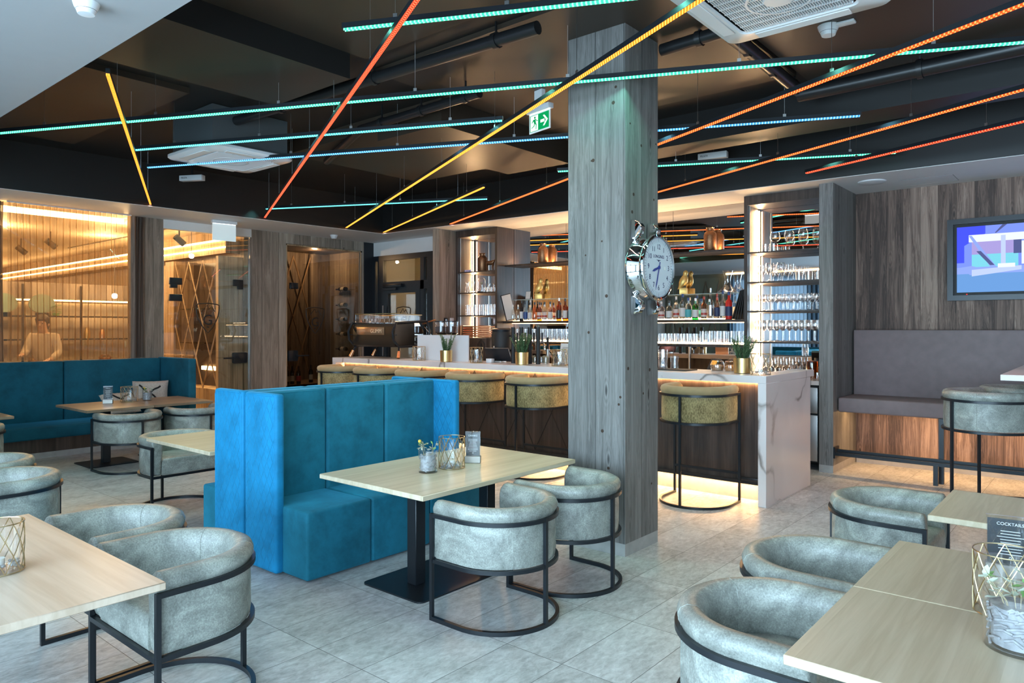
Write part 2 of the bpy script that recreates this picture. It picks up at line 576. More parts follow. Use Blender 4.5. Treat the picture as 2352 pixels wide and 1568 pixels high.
M = dict(
    floor=tiles('stone_tile'),
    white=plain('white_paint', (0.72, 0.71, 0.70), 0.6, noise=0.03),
    white_dimmed=plain('white_paint_dimmed', (0.37, 0.37, 0.375), 0.6, noise=0.03),  # the white paint darkened for the front ceiling; its weaker light is in the colour
    white_gloss=plain('white_plastic', (0.72, 0.73, 0.74), 0.35),
    black_ceiling=plain('black_ceiling_paint', (0.010, 0.0095, 0.009), 0.45, noise=0.3, nscale=2.0),
    brown_ceiling=plain('brown_ceiling_board', (0.042, 0.030, 0.021), 0.4, noise=0.25, nscale=1.2),
    black_duct=plain('black_duct', (0.012, 0.012, 0.013), 0.32),
    black=plain('black_powder_metal', (0.012, 0.015, 0.019), 0.34, 0.2),
    black_matt=plain('black_matt', (0.010, 0.010, 0.010), 0.6),
    pillar=aged_wood('weathered_grey_boards', (0.080, 0.074, 0.069), (0.180, 0.170, 0.160), (0.30, 0.287, 0.272), 0.232, tone=0.14, con=0.8, lines=0.045),
    barn=aged_wood('barn_wood', (0.055, 0.030, 0.021), (0.175, 0.106, 0.078), (0.37, 0.25, 0.19), 0.17, tone=0.42, con=1.45, lines=0.055),
    warm_wood=aged_wood('honey_spruce_boards', (0.20, 0.125, 0.065), (0.36, 0.24, 0.14), (0.50, 0.36, 0.22), 0.16, tone=0.25),
    grey_oak=aged_wood('grey_brown_oak_boards', (0.135, 0.105, 0.08), (0.27, 0.215, 0.168), (0.42, 0.35, 0.28), 0.30, tone=0.25, con=1.2, lines=0.03),
    walnut=aged_wood('dark_walnut', (0.020, 0.013, 0.010), (0.048, 0.033, 0.026), (0.088, 0.062, 0.05), 0.62, rough=0.4, knots=False, gap=False, tone=0.2, con=1.2),
    oak_y=oak_top('light_oak_top', (0.50, 0.405, 0.275), (0.655, 0.55, 0.405), 'y'),
    oak_x=oak_top('pale_oak_top', (0.54, 0.405, 0.295), (0.67, 0.53, 0.41), 'x'),
    oak_mid=oak_top('brown_oak_top', (0.20, 0.135, 0.085), (0.33, 0.235, 0.155), 'y'),
    velvet=velvet('shaded_velvet', (0.012, 0.150, 0.225)),  # booth seats and backs; duller, greener light on them is in the colour
    velvet_quilt_lit=velvet('quilted_daylit_velvet', (0.009, 0.20, 0.40), True),  # same booth velvet, made bluer and brighter: daylight on the wings is painted in
    velvet_dark=velvet('petrol_velvet', (0.007, 0.088, 0.132)),
    leather=leather('grey_green_leather', (0.275, 0.285, 0.255), 0.32),
    leather_brown=plain('brown_suede', (0.205, 0.155, 0.155), 0.65, noise=0.22, nscale=11),
    chenille=chenille('gold_chenille', (0.11, 0.078, 0.022), (0.42, 0.32, 0.14)),
    gold_velvet=plain('gold_velvet', (0.38, 0.27, 0.13), 0.7, noise=0.2, nscale=20, Sheen_Weight=0.4, Sheen_Tint=(1, 0.85, 0.6)),
    marble=marble('white_marble'),
    skirting=plain('grey_stone_skirting', (0.36, 0.35, 0.335), 0.5, noise=0.25, nscale=14),
    gold=plain('brushed_gold', (0.72, 0.50, 0.22), 0.32, 1.0, noise=0.15, nscale=40),
    brass_wire=plain('brass_wire', (0.62, 0.48, 0.27), 0.3, 1.0),
    copper=plain('copper', (0.78, 0.42, 0.24), 0.25, 1.0),
    chrome=plain('chrome', (0.80, 0.82, 0.83), 0.05, 1.0),
    steel=plain('brushed_steel', (0.52, 0.51, 0.50), 0.35, 1.0),
    pewter=plain('pewter_block', (0.30, 0.28, 0.25), 0.4, 0.8),
    bronze=plain('hammered_bronze', (0.26, 0.12, 0.055), 0.42, 0.75, noise=0.6, nscale=70),
    mirror=plain('mirror', (0.86, 0.86, 0.87), 0.01, 1.0),
    glass=thin_glass('clear_glass'),
    pane=thin_glass('window_glass', (0.93, 0.95, 0.94), 0.05, 0.6),
    smoke_pane=thin_glass('smoked_glass', (0.62, 0.58, 0.52), 0.07, 0.6),
    drink_glass=thin_glass('drinking_glass', (0.97, 0.97, 0.97), 0.10, 0.85, 0.03),
    acrylic=thin_glass('acrylic', (0.96, 0.97, 0.98), 0.08, 0.6),
    curtain=sheer('amber_sheer', (0.46, 0.29, 0.15), 0.74),
    curtain_dark=sheer('brown_sheer', (0.22, 0.17, 0.14), 0.12),
    curtain_white=sheer('white_sheer', (0.05, 0.07, 0.09), 0.0),
    led_green=led_dots('green_led', (0.06, 1.0, 0.52), 2.6),
    led_cyan=led_dots('cyan_led', (0.08, 0.80, 0.86), 2.4),
    led_blue=led_dots('blue_led', (0.06, 0.40, 1.0), 2.4),
    led_red=led_dots('red_led', (1.0, 0.035, 0.015), 3.2),
    led_orange=led_dots('orange_led', (1.0, 0.09, 0.015), 3.2),
    led_amber=led_dots('amber_led', (1.0, 0.24, 0.015), 2.8),
    led_yellow=led_dots('yellow_led', (1.0, 0.29, 0.025), 2.8),
    led_warm=emit('warm_white_led', (1.0, 0.58, 0.25), 16.0),
    led_shelf=emit('shelf_led', (1.0, 0.66, 0.36), 11.0),
    led_cove=emit('amber_cove_led', (1.0, 0.58, 0.22), 16.0),
    sign_white=emit('sign_light', (0.85, 0.95, 1.0), 3.0),
    paper=plain('paper', (0.70, 0.66, 0.60), 0.7),
    white_print=plain('white_print', (0.75, 0.75, 0.75), 0.6),
    card=plain('dark_menu_card', (0.020, 0.026, 0.032), 0.45),
    candle=plain('candle_wax', (0.80, 0.78, 0.74), 0.5, Subsurface_Weight=0.3),
    pebble=plain('pebbles', (0.42, 0.42, 0.42), 0.6, noise=0.6, nscale=45),
    soil=plain('soil', (0.03, 0.02, 0.015), 0.9),
    rosemary=plain('rosemary_leaf', (0.115, 0.205, 0.09), 0.55, noise=0.4, nscale=30),
    leaf_pale=plain('dried_leaf', (0.50, 0.54, 0.44), 0.6, noise=0.25, nscale=30),
    leaf_green=plain('green_leaf', (0.20, 0.36, 0.12), 0.5, noise=0.2, nscale=30),
    straw=plain('straw', (0.42, 0.35, 0.22), 0.8),
    fibre=plain('grey_fibre', (0.30, 0.31, 0.33), 0.8, noise=0.7, nscale=55),
    yellow=plain('billy_ball', (0.62, 0.42, 0.06), 0.8),
    wool=plain('cream_wool', (0.48, 0.43, 0.37), 0.95, noise=0.35, nscale=70),
    skin=plain('skin', (0.52, 0.32, 0.22), 0.5),
    shirt=plain('beige_shirt', (0.50, 0.42, 0.33), 0.8),
    trousers=plain('dark_trousers', (0.03, 0.03, 0.035), 0.8),
    hair=plain('dark_hair', (0.02, 0.014, 0.01), 0.6),
)
# ================================================================ setting
struct(MB().box(-23, 3.7, -3.6, 9.1, -0.1, 0).build('floor', M['floor']))
struct(MB().box(-10.5, 3.7, 1.2, 9.1, 3.65, 3.72).build('ceiling', M['black_ceiling']))
SOF = [
    [(-10.4, 1.63), (-9.53, 1.63), (-9.24, 7.70), (-10.4, 7.70)],
    [(-10.4, 7.70), (-9.24, 7.70), (3.6, 7.975), (3.6, 9.0), (-10.4, 9.0)],
    [(-10.4, -3.5), (3.6, -3.5), (3.6, 1.63), (-10.4, 1.63)],
]
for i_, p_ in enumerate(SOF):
    o = struct(MB().prism(p_, 3.10, 3.105).build('ceiling_soffit', M['white_dimmed' if i_ == 2 else 'white'], smooth=False))
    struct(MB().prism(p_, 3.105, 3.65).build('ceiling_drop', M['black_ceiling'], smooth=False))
# ---- left wall, at x = -10.4
XL = -10.4
def wl(y0, y1, z0, z1, mat, name='wall_left', t=0.10):
    return struct(MB().box(XL - t, XL, y0, y1, z0, z1).build(name, mat))
wl(-3.5, 2.66, 0, 3.1, M['white'])
wl(2.66, 4.67, 0, 1.10, M['grey_oak'])
wl(4.21, 4.655, 1.10, 3.1, M['grey_oak'])
wl(6.02, 6.636, 0, 3.1, M['grey_oak'])
wl(6.636, 8.225, 2.93, 3.1, M['grey_oak'])
wl(6.636, 8.225, 0, 0.60, M['grey_oak'])
wl(8.17, 8.225, 0.60, 2.93, M['grey_oak'])
wl(8.225, 8.5, 0, 3.1, M['black'])
wl(4.655, 6.02, 2.975, 3.1, M['white'])
# ---- door wall and bar wall
struct(MB().box(XL, -8.1, 8.45, 8.55, 2.85, 3.1).build('wall_back', M['white']))
struct(MB().box(-8.75, -8.1, 8.45, 8.55, 0, 2.85).build('wall_back', M['black_matt']))
struct(MB().box(-8.1, -2.446, 8.66, 8.76, 0, 3.1).build('wall_back', M['walnut']))
struct(MB().box(-2.44, 3.6, 8.951, 9.05, 0, 3.1).build('wall_back', M['barn']))
struct(MB().box(-2.29, 3.6, 8.925, 8.95, 0, 0.075).build('baseboard_back', M['skirting']))
struct(MB().box(3.6, 3.7, -3.6, 9.05, 0, 3.7).build('wall_right', M['white']))
# ---- window wall behind the camera
wb = MB()
xs = [XL - 0.1] + [q for ab in WIN for q in ab] + [3.7]
for a_, b_ in zip(xs[0::2], xs[1::2]):
    wb.box(a_, b_, WY - 0.1, WY, 0, 3.1)
wb.box(WIN[0][0], WIN[-1][1], WY - 0.1, WY, 0, 0.2).box(WIN[0][0], WIN[-1][1], WY - 0.1, WY, 2.95, 3.1)
struct(wb.build('wall_front', plain('sage_plaster', (0.30, 0.33, 0.27), 0.7)))
for i_, (a_, b_) in enumerate(WIN):
    w = MB()
    for u in (a_ + 0.03, (a_ + b_) / 2, b_ - 0.03):
        w.box(u - 0.03, u + 0.03, WY - 0.08, WY - 0.02, 0.2, 2.95)
    w.box(a_, b_, WY - 0.08, WY - 0.02, 0.2, 0.26).box(a_, b_, WY - 0.08, WY - 0.02, 2.89, 2.95)
    struct(w.build('window_%d' % (i_ + 2), M['black']))

# ---- wood clad pillar standing in the room
t = thing('pillar', 'square pillar clad in knotty grey weathered boards, carrying the big clock', 'pillar', (-2.775, 4.444, 0))
MB().box(-0.236, 0.236, -0.227, 0.227, 0.085, 3.64).build('cladding', M['pillar'], t)
MB().box(-0.236, 0.236, -0.227, 0.227, 0, 0.085).build('skirting', M['skirting'], t)
kn = MB()
random.seed(3)
for k_ in range(26):      # open knot holes on the two faces
    z_ = random.uniform(0.4, 3.3)
    u_ = random.uniform(-0.2, 0.2)
    r_ = random.uniform(0.006, 0.013)
    if k_ % 2:
        T_ = frame_matrix((u_, -0.227, z_), (1, 0, 0), (0, 0, 1))
    else:
        T_ = frame_matrix((0.236, u_, z_), (0, 1, 0), (0, 0, 1))
    kn.lathe([(0, 0.0012), (r_ * 0.8, 0.0015), (r_, 0.0006), (r_ * 1.05, -0.001)], 10, T_)
k = kn.build('knot_holes', plain('knot', (0.045, 0.025, 0.015), 0.8), t); k['kind'] = 'stuff'

# ---- wood clad wall stubs on both sides of the back bar
for x0, x1, y0, y1, lab in ((-8.25, -8.1, 7.885, 8.45, 'wooden wall stub between black door and open shelf tower'),
                            (-2.445, -2.30, 8.066, 8.95, 'weathered wooden post between glass shelves and cushioned bench')):
    t = thing('timber_post', lab, 'post', (x0, y0, 0))
    MB().box(0, x1 - x0, 0, y1 - y0, 0.08, 3.1).build('cladding', M['pillar' if x0 > -5 else 'grey_oak'], t)  # door-side stub gets lighter, warmer boards: orange light on it put into the colour
    MB().box(0, x1 - x0, 0, y1 - y0, 0, 0.08).build('skirting', M['skirting'], t)

# ---- downstand beams, boards, pipes and ducts under the dark ceiling
struct(MB().box(-5.4, -4.4, 1.63, 3.35, 3.42, 3.65).build('trim_1', M['black_ceiling']))
struct(MB().box(-8.9, -6.2, 1.8, 3.0, 3.60, 3.65).build('trim_2', M['brown_ceiling']))
struct(MB().box(-5.6, -4.7, 4.6, 6.6, 3.40, 3.65).build('trim_3', M['brown_ceiling']))
struct(MB().box(-7.2, -5.6, 4.6, 6.6, 3.52, 3.65).build('trim_4', M['brown_ceiling']))
struct(MB().box(-4.4, -2.2, 1.63, 3.5, 3.61, 3.65).build('trim_5', M['brown_ceiling']))
struct(MB().box(-4.6, -2.0, 3.75, 6.0, 3.615, 3.65).build('trim_6', M['brown_ceiling']))
struct(MB().box(-1.95, 1.6, 4.7, 6.4, 3.60, 3.65).build('trim_7', M['brown_ceiling']))
struct(MB().box(-4.6, 3.6, 6.5, 6.9, 3.36, 3.65).build('trim_8', M['black_ceiling']))
pipes = [([(-6.4, 3.55, 3.52), (-2.9, 3.72, 3.52)], 0.045), ([(-2.5, 4.66, 3.55), (-1.0, 4.55, 3.55)], 0.045),
         ([(-2.0, 4.7, 3.54), (-2.03, 6.2, 3.54)], 0.05), ([(-2.03, 6.15, 3.50), (2.5, 6.0, 3.50)], 0.06),
         ([(-7.0, 5.0, 3.48), (-5.6, 4.4, 3.48), (-4.0, 4.35, 3.48)], 0.04)]
for k_, (pp, r_) in enumerate(pipes):
    t = thing('ceiling_pipe', ['long black pipe under the ceiling between red strip and pillar', 'short black pipe beyond the pillar under the ceiling',
              'black drain pipe crossing the brown ceiling boards beside the pillar', 'thick black ventilation pipe above the high bar seats',
              'black bent pipe over the blue light strips'][k_], 'pipe', pp[0])
    q = [Vector(p) - Vector(pp[0]) for p in pp]
    MB().tube(q, r_, 12).build('pipe', M['black_duct'], t)
    for f_ in (0.2, 0.55, 0.9):
        p = q[0].lerp(q[-1], f_) if len(q) == 2 else q[1].lerp(q[2], f_)
        MB().tube([p - Vector((0.02, 0, 0)), p + Vector((0.02, 0, 0))], r_ * 1.22, 12).box(p.x - 0.006, p.x + 0.006, p.y - 0.006, p.y + 0.006, p.z + r_, p.z + 0.2 if False else 3.65 - pp[0][2]).build('pipe_clamp', M['black_duct'], t)

# ---- black glazed door with transom in the far corner
t = thing('door_1', 'black framed glass door with transom window and shield emblem', 'door', (-9.55, 8.45, 0))
del t['label']; del t['category']; struct(t)
x0, x1 = -0.85, 0.80
fr = MB()
fr.box(x0, x1, -0.03, 0.05, 2.76, 2.85).box(x0, -0.78, -0.03, 0.05, 0, 2.76).box(0.60, x1, -0.03, 0.05, 0, 2.76)
fr.box(-0.70, -0.55, -0.03, 0.05, 0, 2.76).box(-0.55, 0.60, -0.03, 0.05, 2.22, 2.37)
fr.box(0.43, 0.52, -0.03, 0.05, 0, 2.76)
fr.build('door_frame', M['black'], t)
MB().box(-0.55, 0.43, 0.0, 0.01, 2.37, 2.76).box(-0.78, -0.70, 0.0, 0.01, 0, 2.76).box(0.52, 0.60, 0, 0.01, 0, 2.76).build('transom_pane', M['smoke_pane'], t)
lf = MB().box(-0.55, -0.41, -0.035, 0.035, 0, 2.22).box(0.32, 0.43, -0.035, 0.035, 0, 2.22).box(-0.41, 0.32, -0.035, 0.035, 2.17, 2.22).box(-0.41, 0.32, -0.035, 0.035, 0, 0.15)
lf.build('door_leaf', M['black'], t)
MB().box(-0.41, 0.32, -0.005, 0.005, 0.15, 2.17).build('door_pane', M['smoke_pane'], t)
MB().box(-0.50, 0.0, -0.085, -0.035, 2.27, 2.33, 0.008).box(-0.50, -0.15, -0.08, -0.035, 2.22, 2.26).build('door_closer', M['black'], t)
MB().tube([(-0.48, -0.09, 1.05), (-0.48, -0.09, 1.95)], 0.014, 8).build('door_handle', M['steel'], t)
# lobby behind the door
struct(MB().box(-10.6, -8.1, 9.6, 9.7, 0, 3.1).build('wall_lobby', plain('sand_plaster', (0.50, 0.42, 0.27), 0.7)))
struct(MB().box(-10.6, -8.1, 8.56, 9.7, 3.1, 3.2).build('ceiling_lobby', M['white']))
struct(MB().box(-10.65, -10.55, 8.5, 9.7, 0, 3.1).build('wall_lobby', M['white']))
struct(MB().box(-8.1, -8.0, 8.77, 9.7, 0, 3.1).build('wall_lobby', M['white']))
point('lobby_lamp', (-9.4, 9.1, 2.7), 22, (1.0, 0.75, 0.42), 0.1)


def shield(parent, Mx, s, mat, mount=True):
    """etched crest: outline, mountain line, serif G and two bars; local x right, y up"""
    w, h = 0.5 * s, 0.62 * s
    out = [(-w, h * 0.86), (-0.8 * w, h * 0.93), (0, h), (0.8 * w, h * 0.93), (w, h * 0.86)]
    for i in range(1, 13):
        a = i / 12
        out.append((w * (1 - a ** 2.1), h * 0.86 - 1.86 * h * a ** 0.92))
    for i in range(11, 0, -1):
        a = i / 12
        out.append((-w * (1 - a ** 2.1), h * 0.86 - 1.86 * h * a ** 0.92))
    mb = MB().tube([Mx @ Vector((x, y, 0)) for x, y in out], 0.008 * s / 0.36, 5, closed=True)
    o = mb.build('crest_outline', mat, parent)
    mt = [(-0.55, 0.42), (-0.32, 0.62), (-0.05, 0.86), (0.12, 0.58), (0.2, 0.66), (0.34, 0.78), (0.62, 0.42)]
    MB().tube([Mx @ Vector((x * w, y * h, 0)) for x, y in mt], 0.006 * s / 0.36, 5).build('crest_mountains', mat, parent)
    text_mesh('G', 0.62 * s, mat, 'crest_letter', parent, Mx @ Matrix.Translation((0, -0.10 * s, -0.0004)))
    MB().add([], []).tube([Mx @ Vector((-0.06 * s, -0.36 * s, 0)), Mx @ Vector((0.06 * s, -0.36 * s, 0))], 0.006 * s / 0.36, 5).build('crest_bar', mat, parent)
    MB().tube([Mx @ Vector((-0.06 * s, -0.40 * s, 0)), Mx @ Vector((0.06 * s, -0.40 * s, 0))], 0.006 * s / 0.36, 5).build('crest_bar', mat, parent)


shield(t, frame_matrix((-0.02, -0.012, 1.70), (1, 0, 0), (0, 0, 1)), 0.36, M['black_matt'])

# ---- glass entrance in the left wall
t = thing('door_2', 'x y z w', 'door', (XL, 4.67, 0))
del t['label']; del t['category']; struct(t)
Y0 = 4.67
MB().box(-0.055, -0.045, 0.0, 0.315, 0.0, 2.975).build('side_pane', M['pane'], t)
MB().box(-0.055, -0.045, 0.325, 1.16, 0.0, 2.26).build('door_pane', M['pane'], t)
MB().box(-0.055, -0.045, 0.325, 1.16, 2.27, 2.975).build('transom_pane', M['pane'], t)
MB().box(-0.055, -0.045, 1.17, 1.34, 0.0, 2.975).build('side_pane', M['pane'], t)
for y, z in ((0.10, 2.23), (0.10, 1.99), (1.165, 2.25)):
    b_ = MB().box(-0.075, -0.025, y - 0.01 if y < 1 else y - 0.09, y + 0.17 if y < 1 else y + 0.06, z - 0.05, z + 0.05, 0.006)
    if z > 2.1:
        b_.box(-0.075, -0.025, y if y < 1 else y - 0.02, y + 0.10 if y < 1 else y + 0.06, z - 0.10, z - 0.04, 0.006)
    b_.build('glass_clamp', M['black'], t)
MB().box(-0.08, -0.02, 1.06, 1.30, 1.0, 1.17, 0.02).build('lock_case', M['black'], t)
MB().tube([(0.0, 1.12, 1.09), (0.05, 1.12, 1.09), (0.06, 1.0, 1.09), (0.06, 0.86, 1.09)], 0.012, 8).build('door_handle', M['black'], t)
MB().box(-0.06, -0.02, -0.015, 0.0, 0, 2.975).box(-0.06, -0.02, 1.335, 1.35, 0, 2.975).build('door_frame', M['steel'], t)
shield(t, frame_matrix((-0.04, 0.66, 1.70), (0, 1, 0), (0, 0, 1)), 0.36, M['black_matt'])

# ---- curtained window in the left wall: LED cove, sheer curtains
t = MB().box(XL - 0.22, XL - 0.20, 2.74, 4.2, 3.00, 3.075).build('cove_light', M['led_cove'])
tag(t, 'amber light trough glowing behind the top of the sheer curtain', 'light')


def pleats(y0, y1, n, amp, x0, z0, z1, seed, nz=8):
    random.seed(seed)
    N = n * 10
    ph = [random.uniform(0.75, 1.25) for _ in range(n + 1)]
    def fn(u, v):
        y = y0 + (y1 - y0) * u
        k = u * n
        i = min(int(k), n - 1)
        a = amp * ph[i] * (0.5 + 0.5 * v) * sin(2 * pi * k)
        pinch = amp * 0.9 * max(0, v - 0.94) / 0.06 * (1 if (k % 1) < 0.3 else 0)
        return (x0 + a + pinch, y + 0.01 * sin(9 * u + 3 * v), z0 + (z1 - z0) * v)
    return MB().grid(fn, N, nz)


t = thing('sheer_curtain', 'translucent amber pleated curtain lit from behind above the teal corner sofa', 'curtain', (XL + 0.05, 0, 0))
pleats(2.75, 4.20, 20, 0.032, 0, 1.142, 3.085, 1).build('fabric', M['curtain'], t)
MB().box(-0.008, 0.008, 2.75, 4.20, 3.086, 3.10).build('curtain_track', M['white'], t)
t = thing('sheer_curtain', 'bunched dark sheer curtain hanging against the grey wooden pillar', 'curtain', (XL + 0.06, 0, 0))
pleats(4.235, 4.36, 4, 0.022, 0, 1.142, 3.085, 2).build('fabric', M['curtain_dark'], t)
t = thing('sheer_curtain', 'bunched dark sheer curtain at the picture edge of the lit window', 'curtain', (XL + 0.06, 0, 0))
pleats(2.50, 2.715, 6, 0.022, 0, 1.142, 3.085, 3).build('fabric', M['curtain_dark'], t)
struct(MB().box(XL - 0.06, XL - 0.05, 2.66, 4.21, 1.10, 3.06).build('window_1', M['pane']))

# ---- adjoining lit dining room seen through curtain and glass door
CREAM = plain('cream_plaster', (0.62, 0.50, 0.36), 0.7, noise=0.08)
struct(MB().box(-23, XL - 0.1, 0.4, 5.95, 3.15, 3.25).build('ceiling_dining', CREAM))
struct(MB().box(-22.9, -22.8, 0.4, 5.95, 0, 3.15).build('wall_dining', CREAM))
struct(MB().box(-22.9, XL - 0.1, 0.3, 0.4, 0, 3.15).build('wall_dining', CREAM))
struct(MB().box(-22.9, XL - 0.1, 5.95, 6.02, 0, 3.15).build('wall_dining', M['warm_wood']))
t = thing('wooden_beam', 'long pale wooden beam with light lines behind curtain and glass door', 'beam', (-16.6, 5.82, 2.83))
MB().box(-6, 6, -0.12, 0.12, -0.11, 0.11).build('beam_body', M['warm_wood'], t)
MB().box(-6, 6, -0.145, -0.121, 0.085, 0.11).build('light_line', M['led_cove'], t)
MB().box(-6, 6, -0.145, -0.121, -0.03, -0.01).build('light_line', M['led_cove'], t)
t = thing('buffet_wall', 'lit cream buffet wall panel with dark hood behind the curtain', 'panel', (-14.6, 0, 0))
MB().box(-0.05, 0.05, 3.2, 5.9, 0.0, 2.0).build('panel', CREAM, t)
MB().box(-0.05, 0.35, 3.2, 5.9, 2.06, 2.34).build('hood', M['grey_oak'], t)
MB().box(0.06, 0.09, 3.25, 5.85, 2.03, 2.055).build('light_line', M['led_cove'], t)
t = thing('metal_shelf', 'black steel buffet shelf behind the person in the lit room', 'shelf', (-14.2, 3.0, 0))
for y in (0.1, 1.0, 1.9, 2.75):
    MB().box(-0.015, 0.015, y - 0.015, y + 0.015, 0, 2.3).build('upright', M['black'], t)
for z in (0.95, 1.35, 1.75):
    MB().box(-0.16, 0.16, 0.08, 2.77, z - 0.012, z + 0.012).build('board', M['black'], t)
for k_, (y, z, r, h, m_) in enumerate(((3.35, 1.763, .10, .22, 'leaf_green'), (4.5, 1.763, .10, .22, 'leaf_green'), (5.0, 1.363, .05, .2, 'gold'), (5.25, 1.363, .045, .17, 'copper'), (4.2, .963, .12, .12, 'gold'), (5.3, .963, .1, .1, 'copper'))):
    if k_ < 2:
        o = MB()
        for q in range(60):
            a = random.uniform(0, 6.28); b = random.uniform(0, h); rr = random.uniform(0.02, r)
            o.cbox(rr * cos(a), rr * sin(a), b, 0.05, 0.025, 0.004, 0, a)
        p_ = o.cyl(0, 0, 0, 0.05, 0.05, 10).build('small_plant', M[m_], None, (-14.2, y, z))
        tag(p_, ['small leafy plant on the buffet shelf beside the standing person', 'small leafy plant on the buffet shelf by the bright lamp'][k_], 'plant')
    else:
        o = MB().lathe([(0, 0), (r, 0), (r * 1.05, h * .6), (r * .6, h * .9), (r * .6, h), (0, h)], 14).build('jar', M[m_], None, (-14.2, y, z))
        tag(o, ['tall gold jar on the middle buffet shelf', 'copper jar at the end of the middle buffet shelf', 'wide gold jar on the lowest buffet shelf', 'copper pot on the lowest buffet shelf'][k_ - 2], 'jar')
for k_, y in enumerate((3.72, 4.28)):
    t = thing('rounded_panel', ['rounded sage green panel on the buffet shelf, beside the person', 'rounded sage green panel on the buffet shelf, before the bright light'][k_], 'ornament', (-14.18, y, 1.763))
    MB().loft([[(0.02 * (1 if j else -1), 0.20 * sc_ * cos(a), 0.19 + 0.18 * sc_ * sin(a) * (1.0 if sin(a) > 0 else .8)) for a in [2 * pi * q / 20 for q in range(20)]] for j, sc_ in ((0, .92), (0, 1.0), (1, 1.0), (1, .92))]).build('back', plain('sage_fabric', (0.20, 0.27, 0.22), 0.8), t)
    MB().box(-0.02, 0.02, -0.1, 0.1, 0.0, 0.05).build('foot', M['black'], t)
# lattice cabinet beside the glass door
t = thing('lattice_cabinet', 'tall dark cabinet with crossed golden lattice bars behind the glass door', 'cabinet', (-12.0, 5.9, 0))
MB().box(0.0, 1.4, -0.02, 0.04, 0.6, 2.62).build('back_panel', M['walnut'], t)
MB().box(0.0, 1.45, -0.35, 0.04, 0.0, 0.6).build('base', M['warm_wood'], t)
MB().box(-0.30, 0.0, -0.36, 0.04, 0, 2.66).build('side_post', M['warm_wood'], t)
MB().box(1.4, 1.48, -0.36, 0.04, 0, 2.66).build('side_post', M['warm_wood'], t)
MB().box(-1.0, -0.32, -0.05, 0.04, 0.0, 2.6).build('back_panel', M['walnut'], t)
w_ = 0.466
for i in range(3):
    for s_ in (0, 1):
        for zz in (0.6, 1.61):
            a = (i * w_ + (0 if s_ else w_), -0.33, zz); b = (i * w_ + (w_ if s_ else 0), -0.33, zz + 1.01)
            MB().tube([a, b], 0.011, 6).build('lattice_bar', M['warm_wood'], t)
MB().box(0.1, 1.3, -0.30, -0.05, 1.30, 1.315).build('shelf', M['smoke_pane'], t)
MB().box(0.1, 1.3, -0.30, -0.05, 1.85, 1.865).build('shelf', M['smoke_pane'], t)
MB().box(0.35, 1.25, -0.06, -0.03, 0.86, 0.92).build('light_line', M['led_cove'], t)
# track spots
for k_, (x, y, z, l) in enumerate(((-11.4, 5.35, 3.15, 'black track spotlight hanging inside above the glass door'), (-13.5, 4.2, 3.15, 'black track spotlight in the lit room, middle of the curtain'), (-15.0, 4.2, 3.15, 'black track spotlight deep in the lit room behind the curtain'))):
    t = thing('track_spotlight', l, 'spotlight', (x, y, z))
    MB().cyl(0, 0, -0.14, 0, 0.012, 8).build('stem', M['black'], t)
    MB().lathe([(0, -0.10), (0.05, -0.10), (0.05, 0.08), (0, 0.08)], 12, Matrix.Translation((0, 0, -0.2)) @ Matrix.Rotation(0.9, 4, 'X')).build('head', M['black'], t)
t = tag(MB().box(-16, -10.9, 5.28, 5.31, 3.135, 3.15).build('track', M['black']), 'black ceiling track carrying spotlights in the lit dining room', 'track')
for x, y, e in ((-11.6, 4.6, 40), (-13.2, 3.4, 45), (-13.4, 5.0, 45), (-17.5, 3.5, 60), (-20.5, 4.3, 60)):
    point('dining_lamp', (x, y, 2.85), e * 1.5, (1.0, 0.60, 0.26), 0.06)
for x_, y_, z_, r_, l_ in ((-11.3, 5.5, 2.70, 1.0, 'small bright bare bulb shining behind the glass door'), (-13.9, 5.35, 2.13, 1.2, 'bright starry lamp shining through the curtain by the buffet')):
    t = thing('pendant_lamp', l_, 'lamp', (x_, y_, z_))
    MB().lathe([(0, -.04 * r_), (.03 * r_, -.03 * r_), (.04 * r_, 0), (.03 * r_, .03 * r_), (0, .04 * r_)], 12).build('bulb', emit('bulb_glow', (1, .72, .4), 60), t)
    MB().cyl(0, 0, .03, 3.15 - z_, .004, 6).build('cord', M['black'], t)

# ---- wine cabinet behind glass
t = thing('wine_cabinet', 'glazed wine cabinet with crossed lattice and crest, behind the espresso machine', 'cabinet', (XL, 6.636, 0))
MB().box(-1.1, -1.06, 0, 1.55, 0.6, 2.95).build('back_panel', M['grey_oak'], t)
MB().box(-1.1, -0.02, 1.50, 1.56, 0.6, 2.93).build('side_panel', M['grey_oak'], t)
MB().box(-1.1, -0.02, -0.02, 0.02, 0.6, 2.93).build('side_panel', M['walnut'], t)
MB().box(-1.1, -0.02, 0.0, 1.55, 2.93, 2.97).build('top_panel', M['walnut'], t)
MB().box(-1.1, -0.0, 0.0, 1.55, 0.56, 0.60).build('bottom_panel', M['warm_wood'], t)
MB().box(-0.045, -0.035, 0.0, 0.20, 0.6, 2.93).build('side_pane', M['smoke_pane'], t)
MB().box(-0.045, -0.035, 0.205, 1.53, 0.6, 2.93).build('door_pane', M['smoke_pane'], t)
MB().box(-0.05, 0.0, -0.0, 1.55, 2.91, 2.935).box(-0.05, 0.0, 0.0, 0.02, 0.6, 2.93).box(-0.05, 0, 1.52, 1.54, .6, 2.93).build('frame', M['warm_wood'], t)
MB().box(-0.07, -0.01, 0.06, 0.24, 1.0, 1.18, 0.015).build('lock_case', M['black'], t)
MB().tube([(0.0, 0.2, 1.09), (0.05, 0.2, 1.09), (0.05, 0.40, 1.09)], 0.012, 8).build('handle', M['black'], t)
MB().box(-0.07, -0.01, 0.10, 0.24, 2.20, 2.30, 0.006).build('glass_clamp', M['black'], t)
w_ = 0.36
